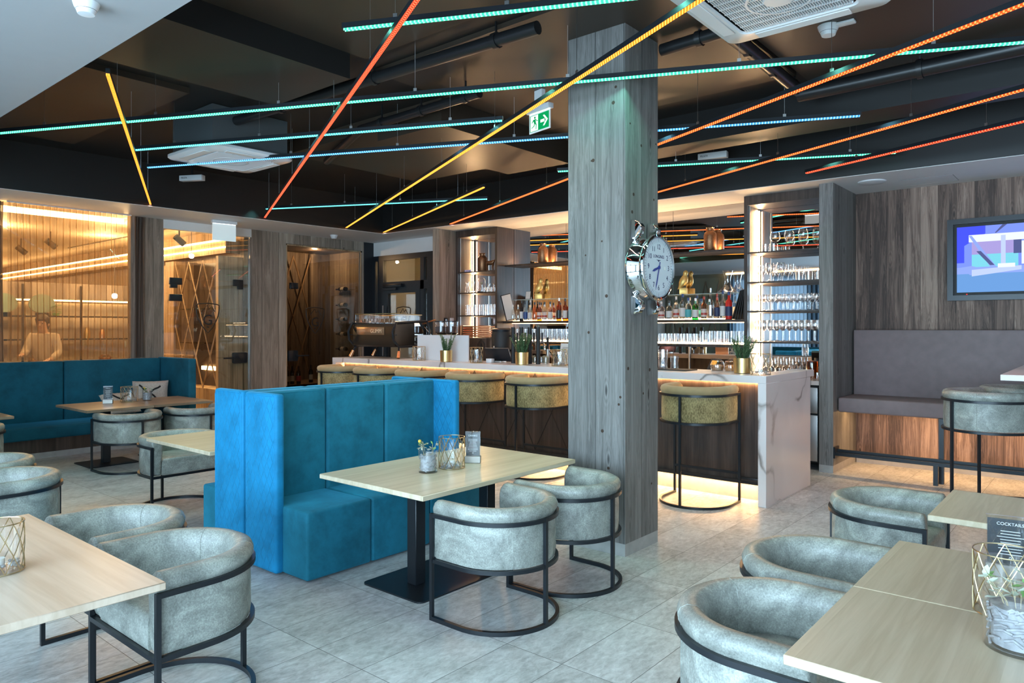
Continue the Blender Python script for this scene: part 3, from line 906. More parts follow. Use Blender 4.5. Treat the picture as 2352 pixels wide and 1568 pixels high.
for i in range(3):
    for s_ in (0, 1):
        for zz in (0.62, 1.73):
            MB().tube([(-0.9, 0.0 + i * w_ + (0 if s_ else w_), zz), (-0.9, i * w_ + (w_ if s_ else 0), zz + 1.11)], 0.013, 6).build('lattice_bar', M['warm_wood'], t)
MB().box(-0.93, -0.87, 1.08, 1.12, 0.6, 2.9).build('post', M['grey_oak'], t)
shield(t, frame_matrix((-0.03, 0.58, 1.68), (0, 1, 0), (0, 0, 1)), 0.36, M['black_matt'])
point('wine_cabinet_lamp', (XL - 0.45, 7.5, 2.85), 26, (1, 0.68, 0.4), 0.03)
# horizontal wine bottles pegged on the cabinet's side panel
wb_body = plain('dark_wine_glass', (0.012, 0.010, 0.008), 0.12)
wb_lab = plain('wine_label', (0.62, 0.58, 0.52), 0.7)
wb_red = plain('red_label', (0.45, 0.05, 0.05), 0.6)
wb_cap = plain('dark_capsule', (0.03, 0.01, 0.012), 0.3)
PW = [(0, 0), (.034, 0), (.037, .006), (.037, .185), (.030, .215), (.0145, .235), (.0135, .30), (0, .30)]
for k_, (z, lab) in enumerate(((2.26, 'topmost wine bottle lying on pegs in the wine cabinet'), (1.97, 'second wine bottle from the top lying in the wine cabinet'), (1.71, 'middle wine bottle lying in the wine cabinet'), (1.44, 'second lowest wine bottle lying in the wine cabinet'), (1.17, 'lowest wine bottle lying in the wine cabinet, by the espresso machine'))):
    t = thing('wine_bottle', lab, 'bottle', (XL - 0.45, 8.06, z), 0, 'wine bottles lying on pegs')
    T_ = Matrix.Rotation(radians(-90), 4, 'Y') @ Matrix.Translation((0, 0, -0.16))
    MB().lathe(PW, 14, T_).build('bottle_body', wb_body, t)
    MB().lathe([(.0155, .235), (.0155, .305), (0, .306)], 12, T_).build('capsule', wb_cap, t)
    MB().lathe([(.0376, .05), (.0376, .14)], 14, T_).build('label', wb_lab, t)
    MB().box(-0.12, -0.10, 0.03, 0.073, -0.02, 0.02).box(0.06, 0.08, 0.03, 0.073, -0.02, 0.02).build('peg', M['black'], t)
for k_, (x, y, m_, lab) in enumerate(((-10.62, 6.80, wb_lab, 'standing wine bottle with pale label, first in the cabinet floor row'), (-10.66, 6.92, wb_lab, 'standing wine bottle in the middle of the cabinet floor row'), (-10.58, 6.99, wb_red, 'standing wine bottle with red and white label on the cabinet floor'), (-10.75, 7.35, wb_lab, 'dark wine bottle standing alone on the cabinet floor'))):
    t = thing('wine_bottle', lab, 'bottle', (x, y, 0.602), 0, 'wine bottles standing on the cabinet floor')
    MB().lathe(PW, 14).build('bottle_body', wb_body, t)
    MB().lathe([(.0155, .235), (.0155, .305), (0, .306)], 12).build('capsule', wb_cap, t)
    MB().lathe([(.0376, .05), (.0376, .14)], 14).build('label', m_, t)

# ---- behind the camera: white sheer, lattice and sofa that the bar mirror shows
t = thing('sheer_curtain', 'white sheer curtain at the big windows, seen in the bar mirror', 'curtain', (0, WY + 0.14, 0))
random.seed(9)
MB().grid(lambda u, v: (-8.4 + 3.6 * u, 0.03 * sin(2 * pi * 36 * u), 0.05 + 3.0 * v), 360, 2).build('fabric', M['curtain_white'], t)
MB().box(-8.4, -4.8, 0.06, 0.09, 3.05, 3.09).build('light_line', M['led_cove'], t)
t = thing('wall_lattice', 'sage green wall panel with crossed brown lattice, seen in the bar mirror', 'panel', (-10.35, WY + 0.02, 0))
MB().box(0, 1.7, 0, 0.02, 0.0, 3.0).build('panel', plain('sage_panel', (0.30, 0.34, 0.27), 0.6), t)
for i in range(4):
    for s_ in (0, 1):
        MB().tube([(i * .42 + (0 if s_ else .42), 0.03, 1.0), (i * .42 + (.42 if s_ else 0), 0.03, 2.9)], 0.016, 6).build('lattice_bar', M['grey_oak'], t)
t = thing('banquette', 'petrol velvet banquette under the windows, seen in the bar mirror', 'sofa', (-6.6, WY + 0.40, 0))
MB().box(-1.9, 1.9, -0.1, 0.5, 0.0, 0.42, 0.03).build('seat', M['velvet_dark'], t)
MB().box(-1.9, 1.9, -0.16, 0.02, 0.4, 1.05, 0.03).build('backrest', M['velvet_dark'], t)
# ================================================================ seating
def upath(R, ys, n=26, z=0.0):
    p = [(R, ys, z), (R, ys * 0.5, z)]
    p += [(R * cos(a), -R * sin(a), z) for a in [pi * i / n for i in range(n + 1)]]
    return p + [(-R, ys * 0.5, z), (-R, ys, z)]


def rect(w, h):
    return [(-w / 2, -h / 2), (w / 2, -h / 2), (w / 2, h / 2), (-w / 2, h / 2)]


def make_tub(name, label, cat, group, ring, top, mat, roll_mat, seat_mat, foot):
    """barrel shell on a black bar frame; opens towards local +y, origin on the floor at the arc's centre"""
    t = thing(name, label, cat, (0, 0, 0), 0, group)
    h = top - ring                     # 0.25
    z0 = ring + 0.012
    P = [(0.0, 0.0), (0.004, 0.04), (0.004, h - 0.09), (0.0, h - 0.02), (0.006, h + 0.003), (0.013, h + 0.014), (0.015, h + 0.034), (0.006, h + 0.054), (-0.016, h + 0.065),
         (-0.046, h + 0.061), (-0.068, h + 0.044), (-0.080, h + 0.01), (-0.08, h - 0.05), (-0.07, 0.10), (-0.06, 0.0)]
    path = upath(0.3005, 0.185, 30, z0)
    def capped(path):
        # close the arm ends with a softened extra section
        return path
    def shell(P, name, m, seams):
        b = MB()
        b.sweep(path, P)
        cx = sum(p[0] for p in P) / len(P); cz = sum(p[1] for p in P) / len(P)
        for sgn in (1, -1):      # softened arm ends
            rings = []
            for k, (s_, dy) in enumerate(((1.0, 0.0), (0.97, 0.008), (0.86, 0.016), (0.6, 0.02))):
                rings.append([(sgn * (0.3005 + cx + (o - cx) * s_), 0.185 + dy, z0 + cz + (q - cz) * s_) for o, q in P])
            b.loft(rings)
        # stitched seams run round the shell on both sides of its back
        for fi in (9, 21) if seams else ():
            q = path[2 + fi]; nx, ny = q[0] / 0.3005, q[1] / 0.3005
            b.tube([(q[0] + nx * (o + (0.0005 if o > -0.03 else -0.0005)), q[1] + ny * (o + (0.0005 if o > -0.03 else -0.0005)), q[2] + w) for o, w in P], 0.0013, 5, closed=True)
        b.build(name, m, t)
    if roll_mat is None:
        shell(P, 'backrest', mat, True)
    else:
        shell(P[:4] + P[12:], 'backrest', mat, False)
        shell(P[3:13], 'top_roll', roll_mat, False)
    # seat cushion
    out = [(x, y) for x, y, z in upath(0.232, 0.205, 20)]
    rings = []
    for zz, s_ in ((0.0, 0.97), (0.02, 1.0), (0.10, 1.0), (0.122, 0.97), (0.132, 0.90), (0.138, 0.6)):
        rings.append([(x * s_, (y - 0.0) * s_ + 0.0, z0 + zz) for x, y in out])
    MB().loft(rings).build('seat', seat_mat, t)
    bar = rect(0.019, 0.020)
    MB().sweep(upath(0.315, 0.205, 30, top - 0.002), rect(0.017, 0.020)).build('top_rail', M['black'], t)
    MB().sweep(upath(0.311, 0.205, 30, ring), bar).box(-0.311, 0.311, 0.196, 0.215, ring - 0.010, ring + 0.010).build('seat_rail', M['black'], t)
    MB().sweep(upath(0.315, 0.214, 30, 0.011), rect(0.020, 0.022)).build('floor_rail', M['black'], t)
    for x, y in ((0.315, 0.205), (-0.315, 0.205), (0.0, -0.315)):
        MB().box(x - 0.0095, x + 0.0095, y - 0.0095, y + 0.0095, 0.02, top + 0.008).build('leg', M['black'], t)
    if foot:
        MB().box(-0.305, 0.305, 0.195, 0.215, 0.25, 0.272).build('foot_bar', M['black'], t)
    return t


tub0 = make_tub('tub_chair', '', 'chair', 'leather tub chairs', 0.315, 0.558, M['leather'], None, M['leather'], False)
R90 = radians(90)
tubs = [  # x, y, rz, label
    (-3.03, 1.40, pi, 'grey leather tub chair tucked under the pale table, beside the blue booth'),
    (-3.70, 1.42, pi, 'grey leather tub chair at the pale table, second from the blue booth'),
    (-5.32, 1.39, pi, 'grey leather tub chair seen from the side, with brick-like creases on its shell'),
    (-6.06, 1.46, pi, 'grey leather tub chair just showing its rim beyond the creased chair'),
    (-8.28, 1.86, R90, 'tub chair facing the corner sofa at the cut-off brown table'),
    (-8.285, 3.35, R90, 'tub chair facing the corner sofa at the brown table with lantern'),
    (-8.27, 4.10, R90, 'tub chair facing the corner sofa, by the cushion end of the brown table'),
    (-6.255, 2.93, -R90, 'tub chair with its seat showing, under the oak table behind the booth'),
    (-6.25, 3.66, -R90, 'tub chair mostly hidden behind the booth, at the far end of its oak table'),
    (-2.575, 2.965, R90, 'tub chair before the booth table, complete and clear of the pillar'),
    (-2.585, 3.63, R90, 'tub chair at the booth table, standing against the wooden pillar'),
    (-0.855, 2.365, -R90, 'large tub chair at the seam of the two oak tables, cut by the picture bottom'),
    (-0.90, 3.03, -R90, 'tub chair at the oak table with the cocktail menu, middle of three'),
    (-0.915, 4.295, -R90, 'tub chair at the small oak table next to the high leather stools'),
]
for i, (x, y, rz, lab) in enumerate(tubs):
    if i == 0:
        tub0.location = (x, y, 0); tub0.rotation_euler = (0, 0, rz); tub0['label'] = lab
    else:
        dup(tub0, (x, y, 0), rz, lab)

st0 = make_tub('bar_stool', '', 'bar stool', 'gold bar stools along the counter', 0.725, 0.968, M['chenille'], M['gold_velvet'], M['gold_velvet'], True)
sx = [(-2.87, 5.985, 'gold velvet bar stool between the pillar and the marble counter end'), (-4.71, 5.99, 'gold velvet bar stool next to the pillar, before the framed notice'),
      (-5.61, 5.99, 'gold velvet bar stool in front of the till, beside the booth end'), (-6.48, 5.99, 'gold velvet bar stool behind the booth, before the rosemary at the white panel'),
      (-7.29, 5.99, 'gold velvet bar stool behind the booth, below the espresso machine'), (-8.055, 5.985, 'gold velvet bar stool at the counter end by the wine cabinet')]
for i, (x, y, lab) in enumerate(sx):
    if i == 0:
        st0.location = (x, y, 0); st0['label'] = lab
    else:
        dup(st0, (x, y, 0), 0, lab)
hs0 = make_tub('high_stool', 'blue grey leather bar stool at the high white table, nearer one', 'bar stool', 'leather stools at the high table', 0.725, 0.968, M['leather'], None, M['leather'], False)
hs0.location = (-0.80, 6.98, 0); hs0.rotation_euler = (0, 0, radians(-42))
dup(hs0, (-0.62, 7.60, 0), radians(-70), 'leather bar stool at the high white table, peeking out behind the nearer stool')


# ---------------------------------------------------------------- tables
def table(name, label, x0, x1, y0, y1, z, mat, posts, plates, th=0.028, group=None):
    cx, cy = (x0 + x1) / 2, (y0 + y1) / 2
    t = thing(name, label, 'table', (cx, cy, 0), 0, group)
    MB().box(x0 - cx, x1 - cx, y0 - cy, y1 - cy, z - th, z, 0.003, 1).build('table_top', mat, t)
    for px, py in posts:
        MB().box(px - cx - 0.04, px - cx + 0.04, py - cy - 0.04, py - cy + 0.04, 0.008, z - th, 0.004, 1).build('post', M['black'], t)
        MB().box(px - cx - 0.15, px - cx + 0.15, py - cy - 0.15, py - cy + 0.15, z - th - 0.005, z - th).build('mounting_plate', M['black'], t)
    for a, b, c, d in plates:
        poly = []
        r = 0.04
        for qx, qy, a0 in ((b - r, d - r, 0), (a + r, d - r, 90), (a + r, c + r, 180), (b - r, c + r, 270)):
            for k in range(5):
                an = radians(a0 + 22.5 * k)
                poly.append((qx + r * cos(an) - cx, qy + r * sin(an) - cy))
        MB().prism(poly, 0.0, 0.009).build('base_plate', M['black'], t)
    return t


TZ = 0.665
table('booth_table', 'long oak table in front of the blue velvet booth', -3.70, -2.785, 2.59, 3.985, TZ, M['oak_y'], [(-3.24, 2.96), (-3.24, 3.60)], [(-3.50, -2.98, 2.75, 3.82)])
table('dining_table', 'pale oak table with wire lantern, two grey tub chairs tucked under it', -3.97, -2.535, 0.22, 1.145, TZ, M['oak_x'], [(-3.9 + .25, .68), (-2.95 , .60)], [(-3.85, -2.75, 0.42, 0.94)])
table('dining_table', 'oak table standing half hidden behind the blue booth', -5.98, -4.95, 2.54, 3.95, TZ, M['oak_y'], [(-5.16, 2.92), (-5.16, 3.56)], [(-5.42, -4.97, 2.75, 3.78)])
table('dining_table', 'brown oak table by the corner sofa holding menu and lantern', -9.35, -8.42, 2.96, 3.665, TZ, M['oak_mid'], [(-8.90, 3.33)], [(-9.14, -8.64, 3.07, 3.60)])
table('dining_table', 'brown oak table by the corner sofa, in front of the cushions', -9.38, -8.44, 3.672, 4.385, TZ, M['oak_mid'], [(-8.90, 4.03)], [(-9.14, -8.64, 3.77, 4.30)])
table('dining_table', 'brown oak table corner cut off at the sofa side of the picture', -9.36, -8.47, 1.45, 2.315, TZ, M['oak_mid'], [(-8.92, 1.88)], [(-9.14, -8.66, 1.62, 2.15)])
table('dining_table', 'bare oak table at the picture corner, under the glass of dried flowers', -0.69, 0.25, 1.965, 2.640, TZ, M['oak_y'], [(-0.2, 2.3)], [(-0.45, 0.05, 2.04, 2.56)])
table('dining_table', 'oak table with the cocktail menu, joined to the corner table', -0.69, 0.25, 2.644, 3.335, TZ, M['oak_y'], [(-0.2, 2.99)], [(-0.45, 0.05, 2.73, 3.25)])
table('dining_table', 'small oak table close to the high stools, one tub chair at it', -0.68, 0.25, 3.875, 4.57, TZ, M['oak_y'], [(-0.2, 4.22)], [(-0.45, 0.05, 3.96, 4.48)])
t = thing('high_table', 'high white marbled table beside the leather bar stools', 'table', (-0.66, 6.5, 0))
MB().box(0, 0.9, 0, 2.1, 1.155, 1.20, 0.003, 1).build('table_top', M['marble'], t)
for y in (0.35, 1.42):
    MB().box(0.40, 0.5, y - 0.05, y + 0.05, 0.01, 1.155).build('post', M['black'], t)
    MB().box(0.2, 0.7, y - 0.25, y + 0.25, 0, 0.01).build('base_plate', M['black'], t)


# ---------------------------------------------------------------- blue velvet booth
def piped(mb_face, x0, x1, y0, y1, z0, z1, bev):
    return mb_face.box(x0, x1, y0, y1, z0, z1, bev, 3)


def booth(label, x_back, sgn):
    """x_back: plane between the two benches; sgn +1 opens towards +x"""
    t = thing('booth_bench', label, 'bench', (x_back, 2.5, 0))
    def X(a, b):
        return (a, b) if sgn > 0 else (-b, -a)
    q = 0.527
    for k in range(3):
        a, b = X(0.0, 0.135)
        MB().box(a, b, 0.005 + k * q, (k + 1) * q - 0.003, 0.0, 1.13, 0.022, 3).build('back_cushion', M['velvet'], t)
        xx = 0.13 * sgn
        pts = [(xx, 0.03 + k * q, 0.45), (xx, 0.025 + k * q, 1.09), (xx, 0.05 + k * q, 1.117), (xx, (k + 1) * q - 0.05, 1.117), (xx, (k + 1) * q - 0.025, 1.09), (xx, (k + 1) * q - 0.03, 0.45)]
        MB().tube(pts, 0.006, 6).build('piping', M['velvet'], t)
        a, b = X(0.12, 0.632)
        MB().box(a, b, 0.03 + k * q if k == 0 else k * q + 0.003, (k + 1) * q - 0.003, 0.012, 0.43, 0.018, 3).build('seat_block', M['velvet'], t)
    for y0, y1 in ((-0.02, 0.045), (1.56, 1.625)):
        a, b = X(0.0, 0.372)
        MB().box(a, b, y0, y1, 0.012, 1.135, 0.02, 3).build('wing', M['velvet_quilt_lit'], t)
        f = y0 - 0.001 if y0 < 1 else y0 - 0.001
        ex = [a + 0.018, b - 0.018]
        pts = [(ex[0], f + 0.006, 0.03), (ex[0], f + 0.004, 1.10), (ex[0] + 0.02, f + 0.004, 1.122), (ex[1] - 0.02, f + 0.004, 1.122), (ex[1], f + 0.004, 1.10), (ex[1], f + 0.006, 0.03)]
        MB().tube(pts, 0.006, 6).build('piping', M['velvet_quilt_lit'], t)
    return t


booth('bright blue velvet booth bench facing the oak table and pillar', -4.372, 1)
booth('blue velvet booth bench turned to the window side, back to back with the other', -4.398, -1)

# ---------------------------------------------------------------- teal corner sofa
t = thing('corner_sofa', 'petrol velvet corner sofa along the wall under the sheer curtain', 'sofa', (XL + 0.005, 0, 0))
ys = [-1.2, 0.4, 1.87, 3.345, 4.56]
for k, (a, b) in enumerate(zip(ys, ys[1:])):
    MB().box(0.0, 0.14, a + 0.004, b - 0.004, 0.22, 1.13, 0.025, 3).build('back_cushion', M['velvet_dark'], t)
ss = [-1.2, 0.9, 2.35, 3.72, 4.56]
for a, b in zip(ss, ss[1:]):
    MB().box(0.10, 0.70, a + 0.003, b - 0.003, 0.235, 0.385, 0.02, 3).build('seat_cushion', M['velvet_dark'], t)
MB().box(0.02, 0.95, 4.56, 4.665, 0.06, 1.14, 0.02, 3).build('end_panel', M['velvet_dark'], t)
MB().box(0.02, 0.62, -1.2, 4.56, 0.07, 0.24).build('plinth', M['walnut'], t)
MB().box(0.02, 0.625, -1.2, 4.56, 0.0, 0.07).build('plinth_skirting', M['skirting'], t)


def pillow(label, loc, rot, s=0.44, band=True):
    t = thing('cushion', label, 'cushion', loc, 0, 'wool cushions on the corner sofa')
    t.rotation_euler = rot
    n = 18
    def f(sg):
        def fn(u, v):
            x, y = (u - .5) * 2, (v - .5) * 2
            e = max(0, (1 - x ** 4) * (1 - y ** 4)) ** 0.5
            return (x * s / 2 * (1 + 0.05 * (y * y - 1)), sg * 0.075 * e + 0.006 * sin(40 * u) * sin(37 * v), y * s * 0.42 * (1 + 0.05 * (x * x - 1)))
        return fn
    MB().grid(f(1), n, n).grid(f(-1), n, n).build('cushion_body', M['wool'], t)
    if band:
        bm_ = MB()
        for sg in (1, -1):
            pts = []
            for i in range(11):
                a = -0.58 + 1.16 * i / 10
                e = max(0, (1 - a ** 4)) 
                pts.append((a * s / 2, -0.077 * e - 0.004, sg * a * s * 0.42 + 0.012 * sin(9 * a)))
            bm_.tube(pts, 0.011, 6)
        bm_.build('black_stitching', plain('black_wool', (0.012, 0.012, 0.012), 0.9), t)
    return t


pillow('cream wool cushion with black cross, leaning on the sofa end panel', (-9.93, 4.27, 0.66), (radians(-14), 0, radians(62)))
pillow('cream wool cushion lying half hidden behind the brown table', (-9.90, 3.88, 0.57), (radians(-50), 0, radians(95)), 0.42)

# ---------------------------------------------------------------- high bench with planked alcove
t = thing('wall_bench', 'grey brown suede bench with tall back under the screen', 'bench', (-2.29, 8.2, 0))
MB().box(0.01, 4.2, 0.56, 0.72, 0.79, 1.53, 0.015, 3).build('backrest', M['leather_brown'], t)
MB().box(0.0, 4.2, 0.0, 0.70, 0.645, 0.80, 0.02, 3).build('seat', M['leather_brown'], t)
for x in (0.97, 2.6):
    MB().box(x - 0.022, x + 0.022, 0.0, 0.045, 0.0, 0.645).build('support_post', M['black'], t)
MB().box(0.02, 4.2, 0.30, 0.33, 0.625, 0.643).build('light_strip', M['led_cove'], t)
l_ = bpy.data.lights.new('lamp', 'AREA'); l_.shape = 'RECTANGLE'; l_.size = 4.0; l_.size_y = 0.02; l_.energy = 18; l_.color = (1.0, 0.58, 0.26)
o_ = bpy.data.objects.new('lamp', l_); COL.objects.link(o_); o_.parent = t; o_.location = (2.1, 0.315, 0.622); o_.rotation_euler = (radians(14), 0, 0)
t = thing('foot_rail', 'black twin bar foot rail running along the suede bench', 'rail', (-2.30, 8.13, 0))
MB().box(0.0, 0.018, -0.06, 0.09, 0.16, 0.28).build('wall_flange', M['black'], t)
MB().box(0.01, 4.2, 0.03, 0.055, 0.215, 0.25).build('rail_bar', M['black'], t)
MB().box(0.01, 4.2, -0.045, -0.02, 0.19, 0.225).build('rail_bar', M['black'], t)
for x in (0.95, 2.6):
    MB().box(x - 0.02, x + 0.02, -0.05, -0.012, 0.0, 0.20).build('rail_leg', M['black'], t)
# ================================================================ bar
def ux(u, y):
    """x of the point at depth y seen along picture column u"""
    k = (u - 1176) / 1650.0
    s, c = sin(radians(40)), cos(radians(40))
    return y * (-s + c * k) / (c + s * k)


BX, BY = -2.30, 6.145
t = thing('bar_counter', 'long white marble bar counter with dark wood front and light line', 'bar', (BX, BY, 0))
L = 6.17
MB().box(-L, 0, 0, 0.62, 1.070, 1.134, 0.002, 1).box(-0.20, 0, 0.615, 1.285, 1.070, 1.134, 0.002, 1).build('counter_top', M['marble'], t)
MB().box(-0.072, 0, 0, 1.175, 0, 1.0695, 0.002, 1).build('end_panel', M['marble'], t)
MB().box(-L, -L + 0.072, 0, 0.62, 0, 1.0695, 0.002, 1).build('end_panel', M['marble'], t)
MB().box(-L + 0.072, -0.072, 0.155, 0.56, 0.165, 1.0695).build('front_panel', M['walnut'], t)
MB().box(-L + 0.072, -0.072, 0.225, 0.56, 0, 0.165).build('kick_plate', M['skirting'], t)
MB().box(-L + 0.072, -0.072, 0.125, 0.155, 0.155, 0.185).build('bottom_rail', M['black'], t)
MB().box(-L + 0.09, -0.072, 0.138, 0.152, 1.060, 1.068).build('light_line', M['led_warm'], t)
MB().box(-L + 0.09, -0.075, 0.165, 0.19, 0.150, 0.163).build('light_line', M['led_warm'], t)
def line_lamp(parent, x0, x1, y, z, watts, color, rot=(0, 0, 0)):
    l = bpy.data.lights.new('lamp', 'AREA'); l.shape = 'RECTANGLE'; l.size = x1 - x0; l.size_y = 0.012; l.energy = watts; l.color = color
    o = bpy.data.objects.new('lamp', l); COL.objects.link(o); o.parent = parent; o.location = ((x0 + x1) / 2, y, z); o.rotation_euler = rot


WARM = (1.0, 0.56, 0.24)
line_lamp(t, -L + 0.09, -0.075, 0.142, 1.058, 26, WARM, (radians(12), 0, 0))
line_lamp(t, -L + 0.09, -0.075, 0.18, 0.149, 34, WARM, (radians(-15), 0, 0))
gr = MB()
x = -L + 0.3
while x < -1.75:
    for s_ in (0, 1):
        a, b = (x, x + 0.46) if s_ else (x + 0.46, x)
        gr.tube([(a, 0.154, 0.20), (b, 0.154, 1.05)], 0.005, 4)
    x += 0.46
g_ = gr.build('lattice_inlay', M['black_matt'], t); g_['kind'] = 'stuff'
MB().box(-0.30, -0.10, 0.12, 0.15, 0.185, 0.215, 0.004).build('latch_block', M['black'], t)

t = thing('service_worktop', 'dark worktop on the staff side of the bar', 'worktop', (-5.5, 6.72, 0))
MB().box(-2.9, 2.93, 0.05, 0.50, 0.86, 0.90).build('worktop', M['walnut'], t)
MB().box(-2.9, 2.93, 0.05, 0.45, 0.0, 0.86).build('base_cabinet', M['black_matt'], t)

t = thing('back_counter', 'pale back counter with steel drawers under the glass shelves', 'counter', (-5.27, 8.1, 0))
MB().box(-2.82, 2.82, -0.02, 0.55, 0.93, 0.975).build('worktop', M['marble'], t)
MB().box(-2.82, 2.82, 0.03, 0.55, 0.08, 0.93).build('cabinet_body', M['black_matt'], t)
for k in range(7):
    x = -2.8 + k * 0.803
    MB().box(x, x + 0.78, 0.0, 0.03, 0.62, 0.90, 0.004).build('drawer', M['steel'], t)
    MB().tube([(x + 0.1, -0.035, 0.86), (x + 0.68, -0.035, 0.86)], 0.012, 8).build('handle', M['steel'], t)
    MB().box(x, x + 0.78, 0.0, 0.03, 0.10, 0.60, 0.004).build('fridge_door', M['steel'], t)
    MB().box(x + 0.08, x + 0.70, -0.02, 0.0, 0.54, 0.575, 0.005).build('handle', M['steel'], t)
t = thing('mirror', 'wide bar mirror reflecting the coloured light strips', 'mirror', (-5.27, 8.655, 0))
MB().box(-2.82, 2.82, 0.0, 0.004, 0.98, 3.098).build('mirror_pane', M['mirror'], t)
MB().box(-0.95 + 0.0, -0.946, -0.0012, 0.0, 0.98, 3.09).box(0.79, 0.794, -0.0012, 0, 0.98, 3.09).build('joint', M['black'], t)


def tower(label, x0, x1, shelves):
    t = thing('shelf_tower', label, 'shelf unit', (x0, 8.25, 0))
    w = x1 - x0
    MB().box(0, 0.04, 0, 0.40, 0.978, 3.098).build('side_panel', M['walnut'], t)
    MB().box(w - 0.04, w, 0, 0.40, 0.978, 3.098).build('side_panel', M['walnut'], t)
    MB().box(0.04, w - 0.04, 0, 0.40, 2.99, 3.098).build('top_panel', M['walnut'], t)
    for z in shelves:
        MB().box(0.04, w - 0.04, 0.02, 0.395, z - 0.018, z).build('shelf', M['walnut'], t)
    zz = [0.98] + shelves + [2.99]
    for a, b in zip(zz, zz[1:]):
        MB().box(0.041, 0.049, 0.355, 0.367, a + 0.002, b - 0.02).build('light_strip', M['led_shelf'], t)
    for a, b in zip(zz, zz[1:]):
        l = bpy.data.lights.new('lamp', 'AREA'); l.shape = 'RECTANGLE'; l.size = 0.012; l.size_y = b - a - .03; l.energy = 13 * (b - a); l.color = (1.0, 0.62, 0.30)
        o = bpy.data.objects.new('lamp', l); COL.objects.link(o); o.parent = t
        o.location = (0.055, 0.35, (a + b) / 2); o.rotation_euler = (radians(90), 0, radians(-140))
    for yy in (0.06,):
        MB().box(0.04, 0.046, yy, yy + 0.012, 0.98, 2.99).box(w - 0.046, w - 0.04, yy, yy + 0.012, 0.98, 2.99).build('shelf_standard', M['steel'], t)
    return t


tower('dark wood open shelf tower with lit back, holding vase and deer', -8.10, -7.22, [1.40, 1.75, 2.11, 2.44])
tower('dark wood open shelf tower full of stemmed glasses beside the wooden post', -3.35, -2.446, [1.39, 1.75, 2.09, 2.44])
for z, y0, mname, lab, led in ((2.52, 8.44, 'walnut', 'topmost wall shelf above the bar, with bronze vases', 0), (1.985, 8.50, 'glass', 'thin glass shelf with the gilded birds', 0),
                               (1.655, 8.38, 'walnut', 'lit dark wall shelf carrying the bottles', 1), (1.345, 8.38, 'walnut', 'lit dark wall shelf carrying the tumblers', 1)):
    t = thing('wall_shelf', lab, 'shelf', (-5.285, y0, z))
    th = 0.008 if mname == 'glass' else (0.022 if z > 2 else 0.032)
    MB().box(-1.93, 1.93, 0, 8.65 - y0, -th, 0.0).build('board', M[mname], t)
    if mname == 'glass':
        MB().box(-1.93, 1.93, -0.004, 0.0, -th, 0.0).build('polished_edge', plain('glass_edge', (0.45, 0.55, 0.5), 0.2), t)
    if z > 2.3:
        line_lamp(t, -1.9, 1.9, 8.60 - y0, 0.03, 24, (1, .60, .30), (radians(180), 0, 0))  # unseen uplight and its strip, added to brighten the soffit
        MB().box(-1.93, 1.93, 8.62 - y0, 8.635 - y0, 0.0, 0.008).build('light_strip', M['led_warm'], t)
    if led:
        MB().box(-1.93, 1.93, 8.622 - y0, 8.635 - y0, 0.001, 0.010).build('light_strip', M['led_shelf'], t)
        MB().box(-1.93, 1.93, 8.60 - y0, 8.62 - y0, -th - 0.006, -th).build('light_strip', M['led_warm'], t)
        line_lamp(t, -1.9, 1.9, 8.60 - y0, 0.016, 24, (1, .66, .36), (radians(150), 0, 0))
        line_lamp(t, -1.9, 1.9, 8.57 - y0, -th - .008, 8, (1, .62, .32))


# ---------------------------------------------------------------- glassware
def goblet(name, h, rb, rim, stem, mat=None):
    s = h * stem
    b = h - s
    pr = [(0.0, 0.0), (rb * 0.85, 0.001), (rb * 0.80, 0.004), (0.007, 0.012), (0.0042, s * 0.5), (0.006, s)]
    pr += [(rb * k, s + b * q) for q, k in ((.04, .34), (.12, .62), (.24, .86), (.38, .98), (.50, 1.0))]
    pr += [(rb + (rim - rb) * k, s + b * q) for q, k in ((.68, .22), (.85, .62), (1.0, 1.0))]
    pr += [(rim - .0015, h), (rb + (rim - rb) * .62 - .002, s + b * .85), (rb - .002, s + b * .5), (rb * .84, s + b * .25), (rb * .5, s + b * .1), (0, s + b * .05)]
    return MB().lathe(pr, 16).build(name, mat or M['drink_glass'])


def tumbler(name, h, r):
    return MB().lathe([(0, 0.0), (r * 0.86, 0.0), (r, h), (r - 0.002, h), (r * 0.83, 0.012), (0, 0.012)], 14).build(name, M['drink_glass'])


def row(o, xs_, y, z, label, cat, group, jit=0.008):
    random.seed(len(label) * 7 + int(abs(xs_[0]) * 100))
    for i, x in enumerate(xs_):
        c = o if i == 0 else o.copy()
        if i:
            COL.objects.link(c)
        c.location = (x + random.uniform(-jit, jit) * 0.5, y + random.uniform(-jit, jit), z)
        tag(c, label, cat, group)


def span(a, b, n):
    return [a + (b - a) * i / (n - 1) for i in range(n)]


row(goblet('balloon_glass', 0.235, 0.058, 0.042, 0.45), span(-3.04, -2.56, 4), 8.40, 2.441, 'big balloon gin glass on the topmost shelf of the glass tower', 'glass', 'balloon glasses on the top shelf')
row(tumbler('whisky_tumbler', 0.10, 0.045), [-3.17, -3.07], 8.46, 2.441, 'low round tumbler in the corner of the topmost glass shelf', 'glass', 'low tumblers on the top shelf')
row(goblet('champagne_flute', 0.20, 0.026, 0.024, 0.42), span(-3.24, -2.84, 8), 8.42, 2.091, 'slim flute in the row on the second shelf from the top', 'glass', 'flutes on the second shelf')
row(goblet('balloon_glass', 0.215, 0.054, 0.040, 0.45), [-3.08, -2.95], 8.34, 2.091, 'round balloon glass standing before the flutes on the second shelf', 'glass', 'balloon glasses on the second shelf')
row(tumbler('water_tankard', 0.13, 0.045), span(-2.77, -2.555, 3), 8.42, 2.091, 'wide round tankard at the post end of the second shelf', 'glass', 'tankards on the second shelf')
